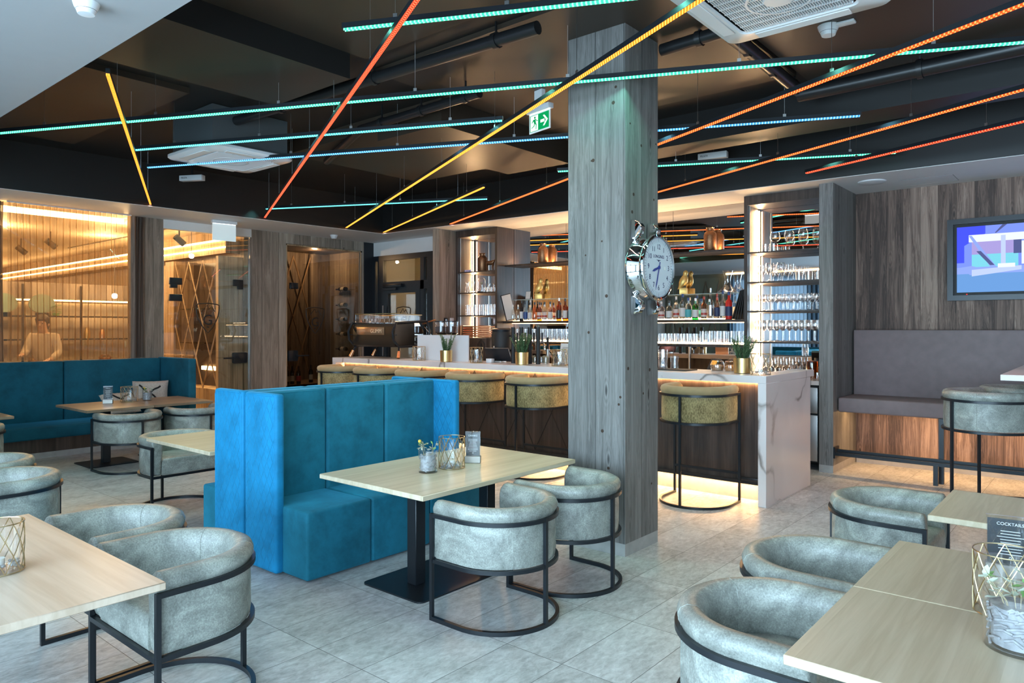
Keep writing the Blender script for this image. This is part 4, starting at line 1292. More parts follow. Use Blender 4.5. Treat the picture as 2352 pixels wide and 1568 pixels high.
row(goblet('wine_glass', 0.19, 0.034, 0.029, 0.55), span(-3.25, -2.52, 13), 8.42, 1.751, 'stemmed wine glass in the row on the middle shelf of the tower', 'glass', 'wine glasses on the middle shelf')
row(goblet('wine_glass', 0.19, 0.034, 0.029, 0.55), span(-3.22, -2.55, 9), 8.33, 1.751, 'stemmed wine glass in the row on the middle shelf of the tower', 'glass', 'wine glasses on the middle shelf')
row(goblet('tall_wine_glass', 0.25, 0.036, 0.029, 0.5), span(-3.25, -2.53, 11), 8.43, 1.391, 'tall stemmed wine glass in the row on the lowest tower shelf', 'glass', 'tall wine glasses on the lowest shelf')
row(goblet('tall_wine_glass', 0.25, 0.036, 0.029, 0.5), span(-3.22, -2.56, 10), 8.33, 1.391, 'tall stemmed wine glass in the row on the lowest tower shelf', 'glass', 'tall wine glasses on the lowest shelf')
row(goblet('wine_glass', 0.22, 0.036, 0.030, 0.45), span(-3.2, -2.85, 6), 8.45, 0.976, 'stemmed glass standing on the back counter below the tower shelves', 'glass', 'stemmed glasses on the back counter')
row(tumbler('whisky_tumbler', 0.11, 0.042), span(-3.05, -2.66, 5), 8.3, 0.976, 'plain tumbler standing on the back counter below the tower shelves', 'glass', 'tumblers on the back counter')
row(tumbler('water_tumbler', 0.17, 0.036), span(-8.0, -7.32, 9), 8.42, 1.751, 'tall water tumbler in the row on the lit shelf of the vase tower', 'glass', 'tumblers in the vase tower')
row(tumbler('shot_glass', 0.075, 0.024), span(-7.62, -7.32, 5), 8.40, 2.111, 'small shot glass beside the glass dome', 'glass', 'shot glasses beside the dome')
row(tumbler('tall_tumbler', 0.19, 0.036), span(-7.05, -5.95, 14), 8.52, 1.346, 'tall ribbed tumbler in the lit row below the whisky bottles', 'glass', 'tall tumblers below the whisky bottles')
row(tumbler('low_tumbler', 0.13, 0.038), span(-4.72, -4.1, 8), 8.48, 1.346, 'low ribbed tumbler in the lit row below the gin bottles', 'glass', 'low tumblers below the gin bottles')
row(tumbler('tall_tumbler', 0.165, 0.038), span(-4.0, -3.42, 7), 8.52, 1.346, 'higher tumbler in the lit row beside the glass tower', 'glass', 'higher tumblers beside the glass tower')
o = tag(MB().lathe([(0, 0), (.06, 0), (.065, .17), (.06, .2), (0, .2)], 14).build('amber_jug', thin_glass('amber_glass', (.55, .22, .06), .1, .7), None, (-2.62, 8.40, 0.976)), 'brown amber glass jug on the back counter by the post', 'jug')
row(tumbler('upturned_glass', 0.08, 0.05), [-2.60, -2.51], 8.2, 0.976, 'upturned round glass on the back counter beside the amber jug', 'glass', 'upturned glasses by the jug')

# ---------------------------------------------------------------- bottles
def bottle(label, u, y, z, h, r, body, cap, lab=None, lab_rng=(0.15, 0.45), shoulder=0.62, group=None, neck=0.30, mark=None):
    t = thing('bottle', label, 'bottle', (ux(u, y), y, z), 0, group)
    rn = r * neck
    s = h * shoulder
    MB().lathe([(0, 0), (r * .95, 0), (r, .006), (r, s), (r * .8, s + h * .07), (rn * 1.1, s + h * .14), (rn, h * .9), (0, h * .9)], 16).build('bottle_body', body, t)
    MB().lathe([(rn * 1.15, h * .87), (rn * 1.2, h), (0, h)], 12).build('cap', cap, t)
    if lab is not None:
        MB().lathe([(r * 1.012, h * lab_rng[0]), (r * 1.012, h * lab_rng[1])], 16).build('label', lab, t)
    if mark is not None:
        MB().lathe([(r * 1.02, h * (lab_rng[0] + .08)), (r * 1.02, h * (lab_rng[0] + .17))], 16).build('label_band', mark, t)
    return t


def pc(n, c, r=0.5):
    return plain(n, c, r)


tg = lambda n, c: thin_glass(n, c, 0.10, 0.75)
CL, PINK, AMB, RED, GRN, ORG, DK = tg('clear_spirit', (.90, .92, .90)), tg('pink_spirit', (.92, .78, .74)), tg('whisky', (.62, .24, .05)), plain('red_bitter', (.75, .03, .02), .25, Transmission_Weight=.2), tg('green_glass', (.03, .45, .08)), tg('orange_gin', (.85, .50, .32)), plain('black_bottle', (.008, .009, .012), .15)
cW, cP, cK, cB, cR, cT, cS, cN = pc('label_white', (.70, .68, .64)), pc('label_pink', (.72, .58, .50)), pc('cap_black', (.02, .02, .02), .35), pc('cap_blue', (.02, .06, .22), .4), pc('cap_red', (.45, .05, .03), .4), pc('label_teal', (.08, .40, .42)), plain('cap_silver', (.7, .7, .7), .25, 1.0), pc('label_navy', (.02, .03, .09))
ZB = 1.656
for a in [
    ('slim clear bottle with glass stopper beside the leaning menu pad', 1178, 8.45, .25, .034, CL, cW, None), ('clear flask bottle with glass stopper in front of the wooden side panel', 1190, 8.50, .25, .034, CL, cW, None),
    ('slender dark bottle with black neck, third in the whisky row', 1198, 8.46, .31, .030, DK, cK, cW), ('clear bottle with blue label band in the whisky row', 1207, 8.46, .29, .034, CL, cK, cB),
    ('clear bottle with large cream label in the whisky row', 1217, 8.48, .28, .036, CL, cK, cW), ('orange and clear bottle in the middle of the whisky row', 1228, 8.46, .28, .036, ORG, cK, None),
    ('dark amber bottle with pink label in the whisky row', 1239, 8.48, .28, .038, AMB, cK, cP), ('clear square bottle with pink label beside the amber ones', 1251, 8.46, .28, .038, CL, cK, cP),
    ('clear bottle with pale label below the golden bird', 1264, 8.47, .28, .038, CL, cK, cW), ('amber whisky bottle with black label', 1284, 8.45, .33, .040, AMB, cS, cK), ('amber whisky bottle with cream label next to the pillar', 1298, 8.46, .32, .036, AMB, cK, cW),
    ('amber bottle half hidden by the pillar edge', 1308, 8.5, .30, .038, AMB, cK, cK),
    ('pale pink gin bottle emerging beside the clock', 1519, 8.45, .24, .042, PINK, cW, cP), ('clear gin bottle with crossed lettering label', 1537, 8.47, .25, .042, CL, cK, cW), ('pale squat bottle with white top in the gin row', 1553, 8.46, .30, .038, CL, cW, cP),
    ('gin bottle with navy top label and white front', 1568, 8.45, .33, .042, CL, cB, cW), ('clear gin bottle with round teal label', 1581, 8.47, .28, .044, CL, cB, cT), ('green gin bottle with white label and red seal', 1597, 8.45, .27, .040, GRN, cS, cW),
    ('orange pink gin bottle beside the green one', 1617, 8.46, .29, .038, ORG, cR, cP), ('tall clear vodka bottle with silver cap', 1632, 8.45, .39, .034, CL, cS, cS), ('clear bottle with red cap and dark label', 1647, 8.46, .32, .034, CL, cR, cN),
    ('clear bottle with blue cap beside the red aperitif', 1660, 8.47, .36, .036, CL, cB, cW), ('bright red aperitif bottle with blue label next to black folders', 1674, 8.45, .34, .042, RED, cB, cN)]:
    lab, u, y, h, r, body, cap, lb = a
    bottle(lab, u, y, ZB, h, r, body, cap, lb, (.12, .46), .60 if h < .35 else .52, 'spirit bottles on the lit shelf', mark=(cT if lb is cT else (cR if lb is cP else None)))

# black menu folders leaning at the end of the bottle shelf
for k in range(5):
    o = MB().box(-0.007, 0.007, 0, 0.2, 0, 0.36, 0.002, 1).build('menu_folder', M['black_matt'], None, (-3.56 + k * 0.034, 8.40, ZB + 0.002))
    o.rotation_euler = (0, radians(17 - 3 * k), 0)
    tag(o, 'slim black menu folder leaning in a row against the glass tower', 'folder', 'black menu folders')
t = thing('menu_pad', 'tall pale menu pad with dark edge leaning on the wooden side panel', 'menu', (-7.135, 8.37, ZB))
t.rotation_euler = (0, radians(-14), radians(62))
MB().box(0, 0.16, -0.012, 0.012, 0, 0.40).build('cover', M['black_matt'], t)
MB().box(0.006, 0.154, -0.016, -0.0125, 0.01, 0.39).build('page', M['paper'], t)
t = thing('picture_frame', 'small pale card standing on the glass shelf beside the bird', 'card', (ux(1214, 8.55), 8.53, 1.986))
t.rotation_euler = (radians(-8), 0, 0)
MB().box(-.05, .05, 0, .012, 0, .125).build('frame', M['black_matt'], t)
MB().box(-.043, .043, -.003, 0, .006, .12).build('page', M['paper'], t)


# ---------------------------------------------------------------- ornaments
def vase(label, x, y, z, s=1.0):
    t = thing('bronze_vase', label, 'vase', (x, y, z), 0, 'bronze vases on the shelves')
    MB().lathe([(0, 0), (.065, 0), (.078, .02), (.080, .19), (.072, .225), (.045, .25), (.043, .27), (.05, .29), (.04, .29), (.035, .26), (0, .25)], 22, Matrix.Scale(s, 4)).build('vase_body', M['bronze'], t)
    MB().lathe([(.049, .283), (.053, .292), (.046, .292)], 20, Matrix.Scale(s, 4)).build('rim', M['copper'], t)


vase('hammered bronze vase in the lit shelf tower beside the deer', ux(1108, 8.42), 8.42, 2.441)
vase('hammered bronze vase on the top shelf, on the espresso machine side of the pillar', ux(1247, 8.54), 8.54, 2.521)
vase('hammered bronze vase on the top shelf above the gin bottles', ux(1631, 8.54), 8.54, 2.521)


def bird(label, u, z):
    t = thing('bird_figure', label, 'figurine', (ux(u, 8.57), 8.565, z), radians(25), 'gilded bird figures on the glass shelf')
    t.scale = (1.12, 1.12, 1.12)
    gild = plain('gilded_' + str(u), (.78, .52, .16), .4, .6, noise=.3, nscale=40)
    MB().box(-.045, .045, -.045, .045, 0, .075, .004).build('plinth', gild, t)
    rings = []
    for zz, r, off in ((.06, .006, -.06), (.08, .02, -.035), (.105, .038, -.012), (.14, .048, .0), (.18, .043, .008), (.21, .028, .014), (.225, .022, .02), (.245, .027, .024), (.265, .022, .026), (.278, .006, .028)):
        rings.append([(off + r * cos(a) * 1.05, r * .8 * sin(a), zz) for a in [2 * pi * i / 14 for i in range(14)]])
    MB().loft(rings).build('body', gild, t)
    MB().loft([[(.045 + .006 * cos(a), .006 * sin(a), .25 + .006 * sin(a)) for a in (0, 1.6, 3.1, 4.7)], [(.075, .0005 * sin(a), .246) for a in (0, 1.6, 3.1, 4.7)]]).build('beak', gild, t)
    MB().loft([[(-.03, .03 * s_, .12), (-.02, .02 * s_, .10), (-.035, -.0 * s_, .09)] for s_ in (1, -1)]).build('tail', gild, t)


bird('gilded bird figure on a block, above the whisky bottles', 1238, 1.986)
bird('gilded bird figure on a block, above the gin bottles', 1570, 1.986)

t = thing('deer_figure', 'bronze deer figure with antlers in the topmost lit tower shelf', 'figurine', (ux(1130, 8.45), 8.42, 2.441), radians(20))
dm = plain('deer_bronze', (.18, .08, .035), .35, .7)
bd = []
for x, r, zz in ((-.075, .012, .125), (-.065, .032, .13), (-.02, .034, .128), (.03, .036, .135), (.06, .03, .15), (.075, .022, .175), (.088, .017, .205), (.10, .018, .225), (.125, .012, .222), (.145, .007, .215)):
    bd.append([(x + (.25 * r * sin(a) if x > .05 else 0), r * .75 * cos(a), zz + r * sin(a)) for a in [2 * pi * i / 12 for i in range(12)]])
dm_ = MB().loft(bd)
for x, y in ((-.058, .018), (-.058, -.018), (.042, .018), (.042, -.018)):
    dm_.tube([(x, y, .125), (x - .006, y, .065), (x + .004, y, 0)], .006, 6, taper=[.012, .006, .005])
dm_.build('body', dm, t)
for s_ in (1, -1):
    MB().tube([(.10, .008 * s_, .238), (.095, .03 * s_, .27), (.105, .045 * s_, .30)], .004, 5).tube([(.097, .022 * s_, .26), (.12, .03 * s_, .285)], .003, 5).build('antler', dm, t)
    MB().tube([(.095, .012 * s_, .235), (.085, .03 * s_, .243)], .005, 5).build('ear', dm, t)

t = thing('glass_dome', 'glass cloche with dried flower on the second lit tower shelf', 'cloche', (ux(1106, 8.42), 8.42, 2.111))
MB().cyl(0, 0, 0, .018, .072, 20).build('base', M['black_matt'], t)
MB().lathe([(.062, .018), (.062, .18)] + [(.062 * cos(a), .18 + .062 * sin(a)) for a in (.4, .8, 1.2, pi / 2)], 20).build('dome', M['glass'], t)
MB().tube([(0, 0, .02), (.006, 0, .09), (-.004, 0, .13)], .003, 5).lathe([(0, .13), (.022, .14), (.018, .165), (0, .17)], 10).build('dried_flower', M['straw'], t)
for k, u in enumerate((1074, 1087)):
    o = MB().lathe([(0, 0), (.042, 0), (.044, .02), (.022, .12), (.02, .14), (.028, .18), (.026, .18), (.018, .14), (.04, .03), (0, .012)], 16).build('carafe', M['drink_glass'], None, (ux(u, 8.4), 8.4, 2.111))
    tag(o, ['small glass carafe at the wall end of the second tower shelf', 'small glass carafe next to the light strip on the second tower shelf'][k], 'carafe')
t = tag(MB().lathe([(0, 0), (.115, .0), (.12, .012), (.05, .075), (.035, .12), (.035, .17), (.062, .27), (.059, .27), (.031, .17), (.031, .12), (.046, .078), (.11, .016), (0, .01)], 22).build('decanter', M['drink_glass'], None, (ux(1673, 8.52), 8.50, 1.986)), 'wide based wine decanter on the glass shelf above the red bottle', 'decanter')
t = thing('slatted_crate', 'copper coloured slatted crate on the lowest tower shelf', 'crate', (-7.72, 8.44, 1.401))
for k in range(5):
    MB().box(-.30, .42, -.13, -.12, .012 + k * .036, .034 + k * .036).box(-.30, .42, .12, .13, .012 + k * .036, .034 + k * .036).build('slat', M['copper'], t)
for x in (-.3, .05, .41):
    MB().box(x, x + .012, -.12, .12, 0, .19).build('rib', M['copper'], t)
o = MB().cyl(0, 0, 0, .006, .06, 8)
for q in range(9):
    o.cbox(random.uniform(-.08, .08), random.uniform(-.02, .02), .02, .03, .02, .035, .004, random.uniform(0, 3))
tag(o.build('crystal_ornament', plain('amethyst', (.42, .38, .55), .2), None, (ux(1077, 8.36), 8.36, 2.441)), 'small pale violet crystal ornament on the topmost tower shelf', 'ornament')

# ---------------------------------------------------------------- espresso machine
t = thing('espresso_machine', 'black espresso machine with copper tipped legs on the counter end', 'espresso machine', (-7.83, 6.62, 1.145), radians(3))
prof = [(-.27, .16), (.10, .14), (.26, .18), (.30, .30), (.22, .50), (-.20, .50), (-.27, .42)]
PX = Matrix(((0, 0, 1, 0), (1, 0, 0, 0), (0, 1, 0, 0), (0, 0, 0, 1)))   # profile (y, z) extruded along x
MB().prism([(-.27, .17), (-.22, .145), (.10, .14), (.10, .47), (-.24, .47), (-.275, .42)], -.42, .42, PX).build('body', plain('espresso_black', (.022, .018, .014), .35, .4), t)
MB().prism([(.10, .30), (.28, .27), (.30, .36), (.20, .48), (.10, .48)], -.40, .40, PX).build('group_head', M['chrome'], t)
MB().prism([(.10, .14), (.30, .14), (.30, .17), (.10, .19)], -.40, .40, PX).build('drip_tray', M['steel'], t)
MB().box(-.34, .22, -.282, -.272, .31, .415, .004).build('window', plain('copper_window', (.50, .30, .17), .2, .7), t)
text_mesh('GLIMM', .075, plain('engraving', (.75, .55, .35), .4), 'lettering', t, frame_matrix((.06, -.284, .362), (1, 0, 0), (0, 0, 1)))
for sx_ in (-1, 1):
    x = .445 * sx_
    MB().tube([(x, -.27, .47), (x, .32, .50), (x, .38, .36), (x, .30, .16), (x, -.22, .15), (x, -.32, .24), (x, -.34, .36), (x, -.27, .47)], .017, 8).build('side_frame', M['black'], t)
    MB().tube([(x, -.33, .31), (x, -.26, .31)], .008, 6).build('handle_bracket', M['black'], t)
    for y in (-.20, .22):
        MB().tube([(x * .97, y, .15), (x * 1.03, y - .035, .085)], .015, 8).build('leg', M['black'], t)
        MB().tube([(x * 1.03, y - .035, .09), (x * 1.09, y - .07, 0.0)], .02, 10, taper=[.019, .025]).build('leg_tip', M['copper'], t)
MB().box(-.40, .40, -.25, -.246, .475, .60).box(-.40, .40, .24, .244, .475, .58).box(-.404, -.40, -.25, .24, .475, .59).box(.40, .404, -.25, .24, .475, .59).build('cup_rail', M['glass'], t)
MB().tube([(-.40, -.25, .60), (.40, -.25, .60), (.42, .24, .585), (-.40, .24, .585), (-.40, -.25, .60)], .006, 6).build('rail_edge', M['brass_wire'], t)
for x in (-.2, .15):
    MB().tube([(x, .24, .29), (x, .26, .20)], .03, 10).build('group_spout', M['chrome'], t)
    MB().tube([(x, .27, .22), (x, .44, .20)], .014, 8).build('portafilter_handle', M['black'], t)
MB().tube([(.38, .30, .46), (.42, .42, .50), (.44, .50, .52)], .012, 8).build('steam_knob', M['copper'], t)
MB().tube([(.40, .32, .42), (.46, .40, .30), (.50, .42, .20)], .006, 6).build('steam_wand', M['chrome'], t)
cup = MB().lathe([(0, 0), (.022, 0), (.034, .055), (.032, .055), (.02, .006), (0, .006)], 14).build('coffee_cup', M['chrome'])
row(cup, [-7.83 + q for q in span(-.33, .33, 8)], 6.45, 1.134 + .4895, 'small metal cup in the row on top of the espresso machine', 'cup', 'cups on the espresso machine')
for k in range(3):
    t2 = tag(MB().lathe([(0, 0), (.035, 0), (.045, .05), (.043, .05), (.03, .01), (0, .01)], 14).build('coffee_cup', M['black'], None, (-7.05 + .085 * k, 6.58, 1.136)), 'black espresso cup on the counter beside the white screen panel', 'cup', 'black cups beside the screen')

# coffee grinder with two hoppers
t = thing('coffee_grinder', 'coffee grinder with two clear bean hoppers behind the white panel', 'grinder', (ux(1026, 7.08), 7.08, .90))
MB().box(-.20, .20, -.10, .10, 0, .55, .02).build('body', M['black'], t)
for x in (-.10, .10):
    MB().lathe([(.06, .555), (.092, .58), (.096, .735), (.093, .735)], 20, Matrix.Translation((x, 0, 0))).build('hopper', M['glass'], t)
    MB().lathe([(0, .56), (.06, .565), (.088, .585), (.089, .67), (0, .68)], 18, Matrix.Translation((x, 0, 0))).build('coffee_beans', plain('beans', (.05, .02, .012), .5, noise=.6, nscale=90), t)
    MB().cyl(x, 0, .735, .748, .099, 20).build('hopper_lid', M['black'], t)

# ---------------------------------------------------------------- on the counter
ZC = 1.1345
t = thing('splash_screen', 'plain white upright screen panel on the bar counter', 'screen', (-6.62, 6.44, ZC))
t.rotation_euler = (0, 0, 0)
MB().box(-.40, .52, -.008, .008, 0, .325).build('panel', M['white_gloss'], t)


def lantern(label, x, y, z, r, h, group='wire lanterns', pebb=True):
    t = thing('wire_lantern', label, 'lantern', (x, y, z), 0, group)
    MB().lathe([(0, .004), (r * .82, .004), (r * .84, .01), (r * .84, h * .86), (r * .82, h * .86), (r * .82, .012), (0, .012)], 24).build('glass_cylinder', M['glass'], t)
    fr = MB()
    for z_ in (.003, h):
        fr.tube([(r * cos(a), r * sin(a), z_) for a in [2 * pi * i / 28 for i in range(28)]], .0022, 5, closed=True)
    n = 9
    for i in range(n):
        for s_ in (1, -1):
            a0 = 2 * pi * i / n; a1 = a0 + s_ * 2 * pi / n * 1.5
            fr.tube([(r * cos(a0 + (a1 - a0) * k / 6), r * sin(a0 + (a1 - a0) * k / 6), .003 + (h - .003) * k / 6) for k in range(7)], .0018, 4)
    fr.build('wire_frame', M['brass_wire'], t)
    if pebb:
        pb = MB()
        rnd = random.Random(int(h * 1000))
        for q in range(46):
            a = rnd.uniform(0, 6.28); rr = r * .74 * sqrt(rnd.random())
            pb.lathe([(0, -.006), (.007, -.002), (.007, .003), (0, .006)], 6, Matrix.Translation((rr * cos(a), rr * sin(a), .018 + rnd.random() * .012)) @ Matrix.Rotation(a, 4, 'Z') @ Matrix.Scale(rnd.uniform(.7, 1.3), 4))
        o = pb.build('pebbles', M['pebble'], t); o['kind'] = 'stuff'
    MB().cyl(0, 0, .026, .048, .021, 16).build('tealight', M['candle'], t)
    return t


lantern('wire lantern with tealight before the white panel on the bar', -6.845, 6.30, ZC, .082, .178)
lantern('wire lantern with tealight between white panel and till', -5.83, 6.29, ZC, .078, .185)
lantern('wire lantern with tealight beside the framed notice on the bar', -4.66, 6.36, ZC, .085, .18)
lantern('wire lantern with tealight at the marble corner of the bar', -2.425, 6.345, ZC, .088, .185)
lantern('wire lantern with tealight on the booth table', -3.222, 3.245, TZ, .082, .195)
lantern('wire lantern with tealight on the brown sofa table', -9.08, 3.66, TZ, .095, .178)
lantern('wire lantern behind the glass of dried flowers on the oak tables', -.255, 2.70, TZ, .092, .19)
lantern('wire lantern cut off at the picture edge on the pale table', -3.11, .80, TZ, .080, .178)


def rosemary(label, x, y, z, seed, s=1.0, n=17):
    n = int(n * 1.25)
    random.seed(seed)
    t = thing('potted_rosemary', label, 'plant', (x, y, z), 0, 'rosemary in gold pots')
    MB().lathe([(0, 0), (.068, 0), (.074, .004), (.078, .14), (.074, .14), (.07, .12), (0, .12)], 26).build('pot', M['gold'], t)
    MB().cyl(0, 0, .112, .124, .07, 16).build('soil', M['soil'], t)
    pl = MB()
    for k in range(n):
        a = random.uniform(0, 6.28); rr = .045 * sqrt(random.random()); h = random.uniform(.09, .235) * s
        b0 = Vector((rr * cos(a), rr * sin(a), .12)); tilt = random.uniform(.05, .52)
        d = Vector((cos(a) * tilt, sin(a) * tilt, 1)).normalized()
        pl.tube([b0, b0 + d * h * .5, b0 + d * h], .0022, 4)
        m = int(h * 330)
        for q in range(m):
            p = b0 + d * h * (.12 + .88 * q / m)
            aa = random.uniform(0, 6.28); up = random.uniform(.3, .9); l = random.uniform(.022, .040)
            e = Vector((cos(aa), sin(aa), up)).normalized(); w = e.cross(Vector((0, 0, 1))).normalized() * .0030
            pl.add([p - w, p + e * l * .6 - w * .9, p + e * l, p + e * l * .6 + w * .9, p + w], [(0, 1, 2, 3, 4)])
    pl.build('foliage', M['rosemary'], t, smooth=False)
    return t


rosemary('rosemary in gold pot in front of the white panel', -6.31, 6.26, ZC, 3, 1.0, 16)
rosemary('rosemary in gold pot beside the black beer taps', -5.165, 6.33, ZC, 5, 1.05, 26)
rosemary('rosemary in gold pot at the marble corner of the bar', -2.625, 6.42, ZC, 8, .98, 30)

for k, u in enumerate((1179, 1197.5, 1217, 1236)):
    t = thing('beer_tap', ['black tap column half hidden by the rosemary, first of four', 'black tap column rising behind the rosemary, second of four', 'black tap column with beer tap, third of four', 'black tap column with beer tap, nearest the framed notice'][k], 'tap', (ux(u, 6.52), 6.52, ZC), 0, 'black tap columns')
    MB().cyl(0, 0, 0, .42, .026, 16).build('column', M['black_matt'], t)
    MB().cyl(0, 0, .42, .425, .027, 16).build('column_cap', M['black'], t)
    MB().tube([(0, .02, .25), (0, .10, .25), (0, .115, .20), (0, .115, .16)], .012, 8).build('spout', M['chrome'], t)
    MB().tube([(0, .075, .26), (0, .08, .36)], .011, 8).build('tap_handle', M['black'], t)
t = thing('beer_tap', 'small chrome tap with black lever beyond the column taps', 'tap', (ux(1258, 6.8), 6.80, .90))
MB().cyl(0, 0, 0, .40, .02, 12).build('column', M['steel'], t)
MB().tube([(-.03, 0, .38), (.03, 0, .38), (.06, 0, .30)], .012, 8).build('spout', M['chrome'], t)
MB().tube([(0, 0, .40), (0, 0, .54)], .014, 8).build('tap_handle', M['black_matt'], t)
t = thing('till_monitor', 'tilted black till monitor on the bar between lantern and rosemary', 'till', (-5.68, 6.50, ZC), radians(8))
T_ = Matrix.Translation((0, .05, .02)) @ Matrix.Rotation(radians(28), 4, 'X')
MB().box(-.17, .17, -.012, .012, 0, .175, .006, 2, T_).build('screen_housing', M['black'], t)
MB().box(-.165, .165, .0125, .014, .008, .168, 0, 2, T_).build('screen', plain('till_screen', (.03, .03, .035), .1), t)
MB().box(-.07, .07, -.03, .09, 0, .022, .005).build('foot', M['steel'], t)
MB().box(-.11, -.03, -.09, -.02, 0, .05, .006).build('card_reader', M['white_gloss'], t)
t = thing('kettle', 'large black matt kettle jug behind the till', 'kettle', (ux(1153, 6.98), 6.98, .90))
MB().lathe([(0, 0), (.12, 0), (.13, .02), (.135, .56), (.125, .60), (0, .605)], 24).build('body', M['black_matt'], t)
MB().lathe([(.125, .60), (.13, .63), (.10, .65), (0, .65)], 24).build('lid', M['black'], t)
MB().tube([(.12, 0, .55), (.19, 0, .54), (.20, 0, .40), (.135, 0, .36)], .013, 8).build('handle', M['black'], t)
MB().tube([(0, -.135, .42), (0, -.16, .42), (0, -.16, .26)], .012, 8).build('spout', M['chrome'], t)
t = thing('wood_panel_box', 'brown box with small house emblem behind the white panel', 'box', (-6.40, 7.0, .90))
MB().box(-.18, .18, -.1, .1, 0, .52, .004).build('box_body', M['walnut'], t)
MB().tube([(.03, -.104, .36), (.03, -.104, .45), (.09, -.104, .50), (.15, -.104, .45), (.15, -.104, .36), (.03, -.104, .36)], .004, 5).tube([(.06, -.104, .37), (.09, -.104, .45), (.12, -.104, .37)], .004, 5).build('emblem', M['black'], t)
for k, (u, w) in enumerate(((1229, .035), (1243, .04), (1254, .04))):
    t = thing('straw_jar', ['jar of straws between the black tap columns', 'jar of straws right of the black tap columns', 'jar of straws next to the wire lantern by the notice'][k], 'jar', (ux(u, 6.62), 6.62, ZC), 0, 'straw jars')
    MB().lathe([(0, 0), (w, 0), (w, .075), (w - .003, .075), (w - .003, .006), (0, .006)], 14).build('jar', M['drink_glass'], t)
    st = MB(); random.seed(k)
    for q in range(22):
        a = random.uniform(0, 6.28); rr = w * .8 * sqrt(random.random())
        st.tube([(rr * cos(a), rr * sin(a), .008), (rr * 1.15 * cos(a), rr * 1.15 * sin(a), random.uniform(.08, .10))], .003, 5)
    o = st.build('straws', M['straw'], t); o['kind'] = 'stuff'
t = thing('framed_notice', 'pale framed notice standing on the bar against the pillar', 'notice', (ux(1298, 6.55), 6.56, ZC))
t.rotation_euler = (radians(-6), 0, radians(-10))
MB().box(-.10, .10, -.008, .008, 0, .25).build('frame', M['copper'], t)
MB().box(-.092, .092, -.0105, -.008, .008, .242).build('page', M['paper'], t)
tr = MB()
for k in range(9):
    tr.box(-.06, .06, -.0115, -.0105, .06 + .017 * k, .064 + .017 * k)
o = tr.build('printed_lines', M['pewter'], t); o['kind'] = 'stuff'
# items on the pillar's other side
t = tag(MB().box(-4.18, -3.16, 6.36, 6.62, ZC, ZC + .008, .002, 1).build('bar_mat', M['black_matt']), 'long flat black bar mat between pillar and rosemary', 'mat')
for k, (u, m_) in enumerate(((1646, 'brown nuts'), (1677, 'orange snacks'))):
    t = thing('snack_jar', ['glass jar of brown nuts on the bar mat', 'glass jar of orange snacks beside the rosemary'][k], 'jar', (ux(u, 6.62), 6.64, ZC + .008 * (k == 9)), 0, 'snack jars')
    MB().lathe([(0, 0), (.06, 0), (.07, .05), (.055, .09), (.052, .09), (.066, .05), (.056, .004), (0, .004)], 18).build('jar', M['drink_glass'], t)
    o = MB().lathe([(0, .005), (.052, .006), (.06, .045), (.03, .06), (0, .06)], 14).build('snacks', plain(m_, ((.42, .20, .08), (.62, .24, .04))[k], .6, noise=.6, nscale=90), t); o['kind'] = 'stuff'
    MB().lathe([(0, .125), (.012, .12), (.015, .11), (.05, .10), (.055, .092), (0, .092)], 16).build('jar_lid', M['drink_glass'], t)
t = thing('card_terminal', 'small black payment terminal with orange screen behind the bar mat', 'terminal', (ux(1640, 7.0), 7.0, .90), radians(-15))
MB().box(-.03, .03, -.03, .03, 0, .24, .006).build('stand', M['black'], t)
T_ = Matrix.Translation((0, 0, .25)) @ Matrix.Rotation(radians(-35), 4, 'X')
MB().box(-.06, .06, -.025, .025, -.05, .09, .008, 2, T_).build('housing', M['black'], t)
MB().box(-.035, .035, -.027, -.025, .01, .06, 0, 2, T_).build('screen', emit('till_orange', (1, .45, .05), 1.2), t)
t = tag(MB().lathe([(0, 0), (.04, 0), (.045, .13), (.043, .13), (.038, .006), (0, .006)], 16).build('glass_cup', M['drink_glass'], None, (ux(1545, 6.6), 6.64, ZC)), 'small cylindrical glass cup just beyond the pillar on the bar', 'glass')
t = thing('ice_jug', 'faceted glass jug beside the pillar on the bar', 'jug', (ux(1523, 6.5), 6.5, ZC))
MB().lathe([(0, 0), (.045, 0), (.05, .1), (.047, .2), (.044, .2), (.046, .1), (.04, .008), (0, .008)], 10).build('jug', M['drink_glass'], t)
MB().lathe([(0, .01), (.03, .02), (.034, .09), (.015, .12), (0, .12)], 8).build('ice', thin_glass('ice', (.9, .92, .95), .3, .6, .1), t)

# wall plates on the timber stub by the vase tower
t = thing('wall_switch', 'dark square switch plate on the timber stub', 'switch', (-8.10, 8.02, 1.66)); MB().box(0, .008, -.04, .04, -.04, .05, .003).build('plate', M['black'], t); MB().box(.008, .012, -.012, .012, -.02, .03).build('rocker', M['steel'], t)
t = thing('thermostat', 'white wall thermostat on the timber stub', 'thermostat', (-8.10, 8.15, 1.66)); MB().box(0, .02, -.04, .04, -.05, .05, .008).build('housing', M['white_gloss'], t)
t = thing('wall_frame', 'small grey framed hatch low on the timber stub', 'frame', (-8.10, 8.08, 1.42)); MB().box(0, .012, -.07, .07, -.06, .07).build('frame', M['pewter'], t); MB().box(.012, .014, -.05, .05, -.05, .05).build('face', M['white_gloss'], t)
LED_WM = 5.0     # light given off per metre of strip
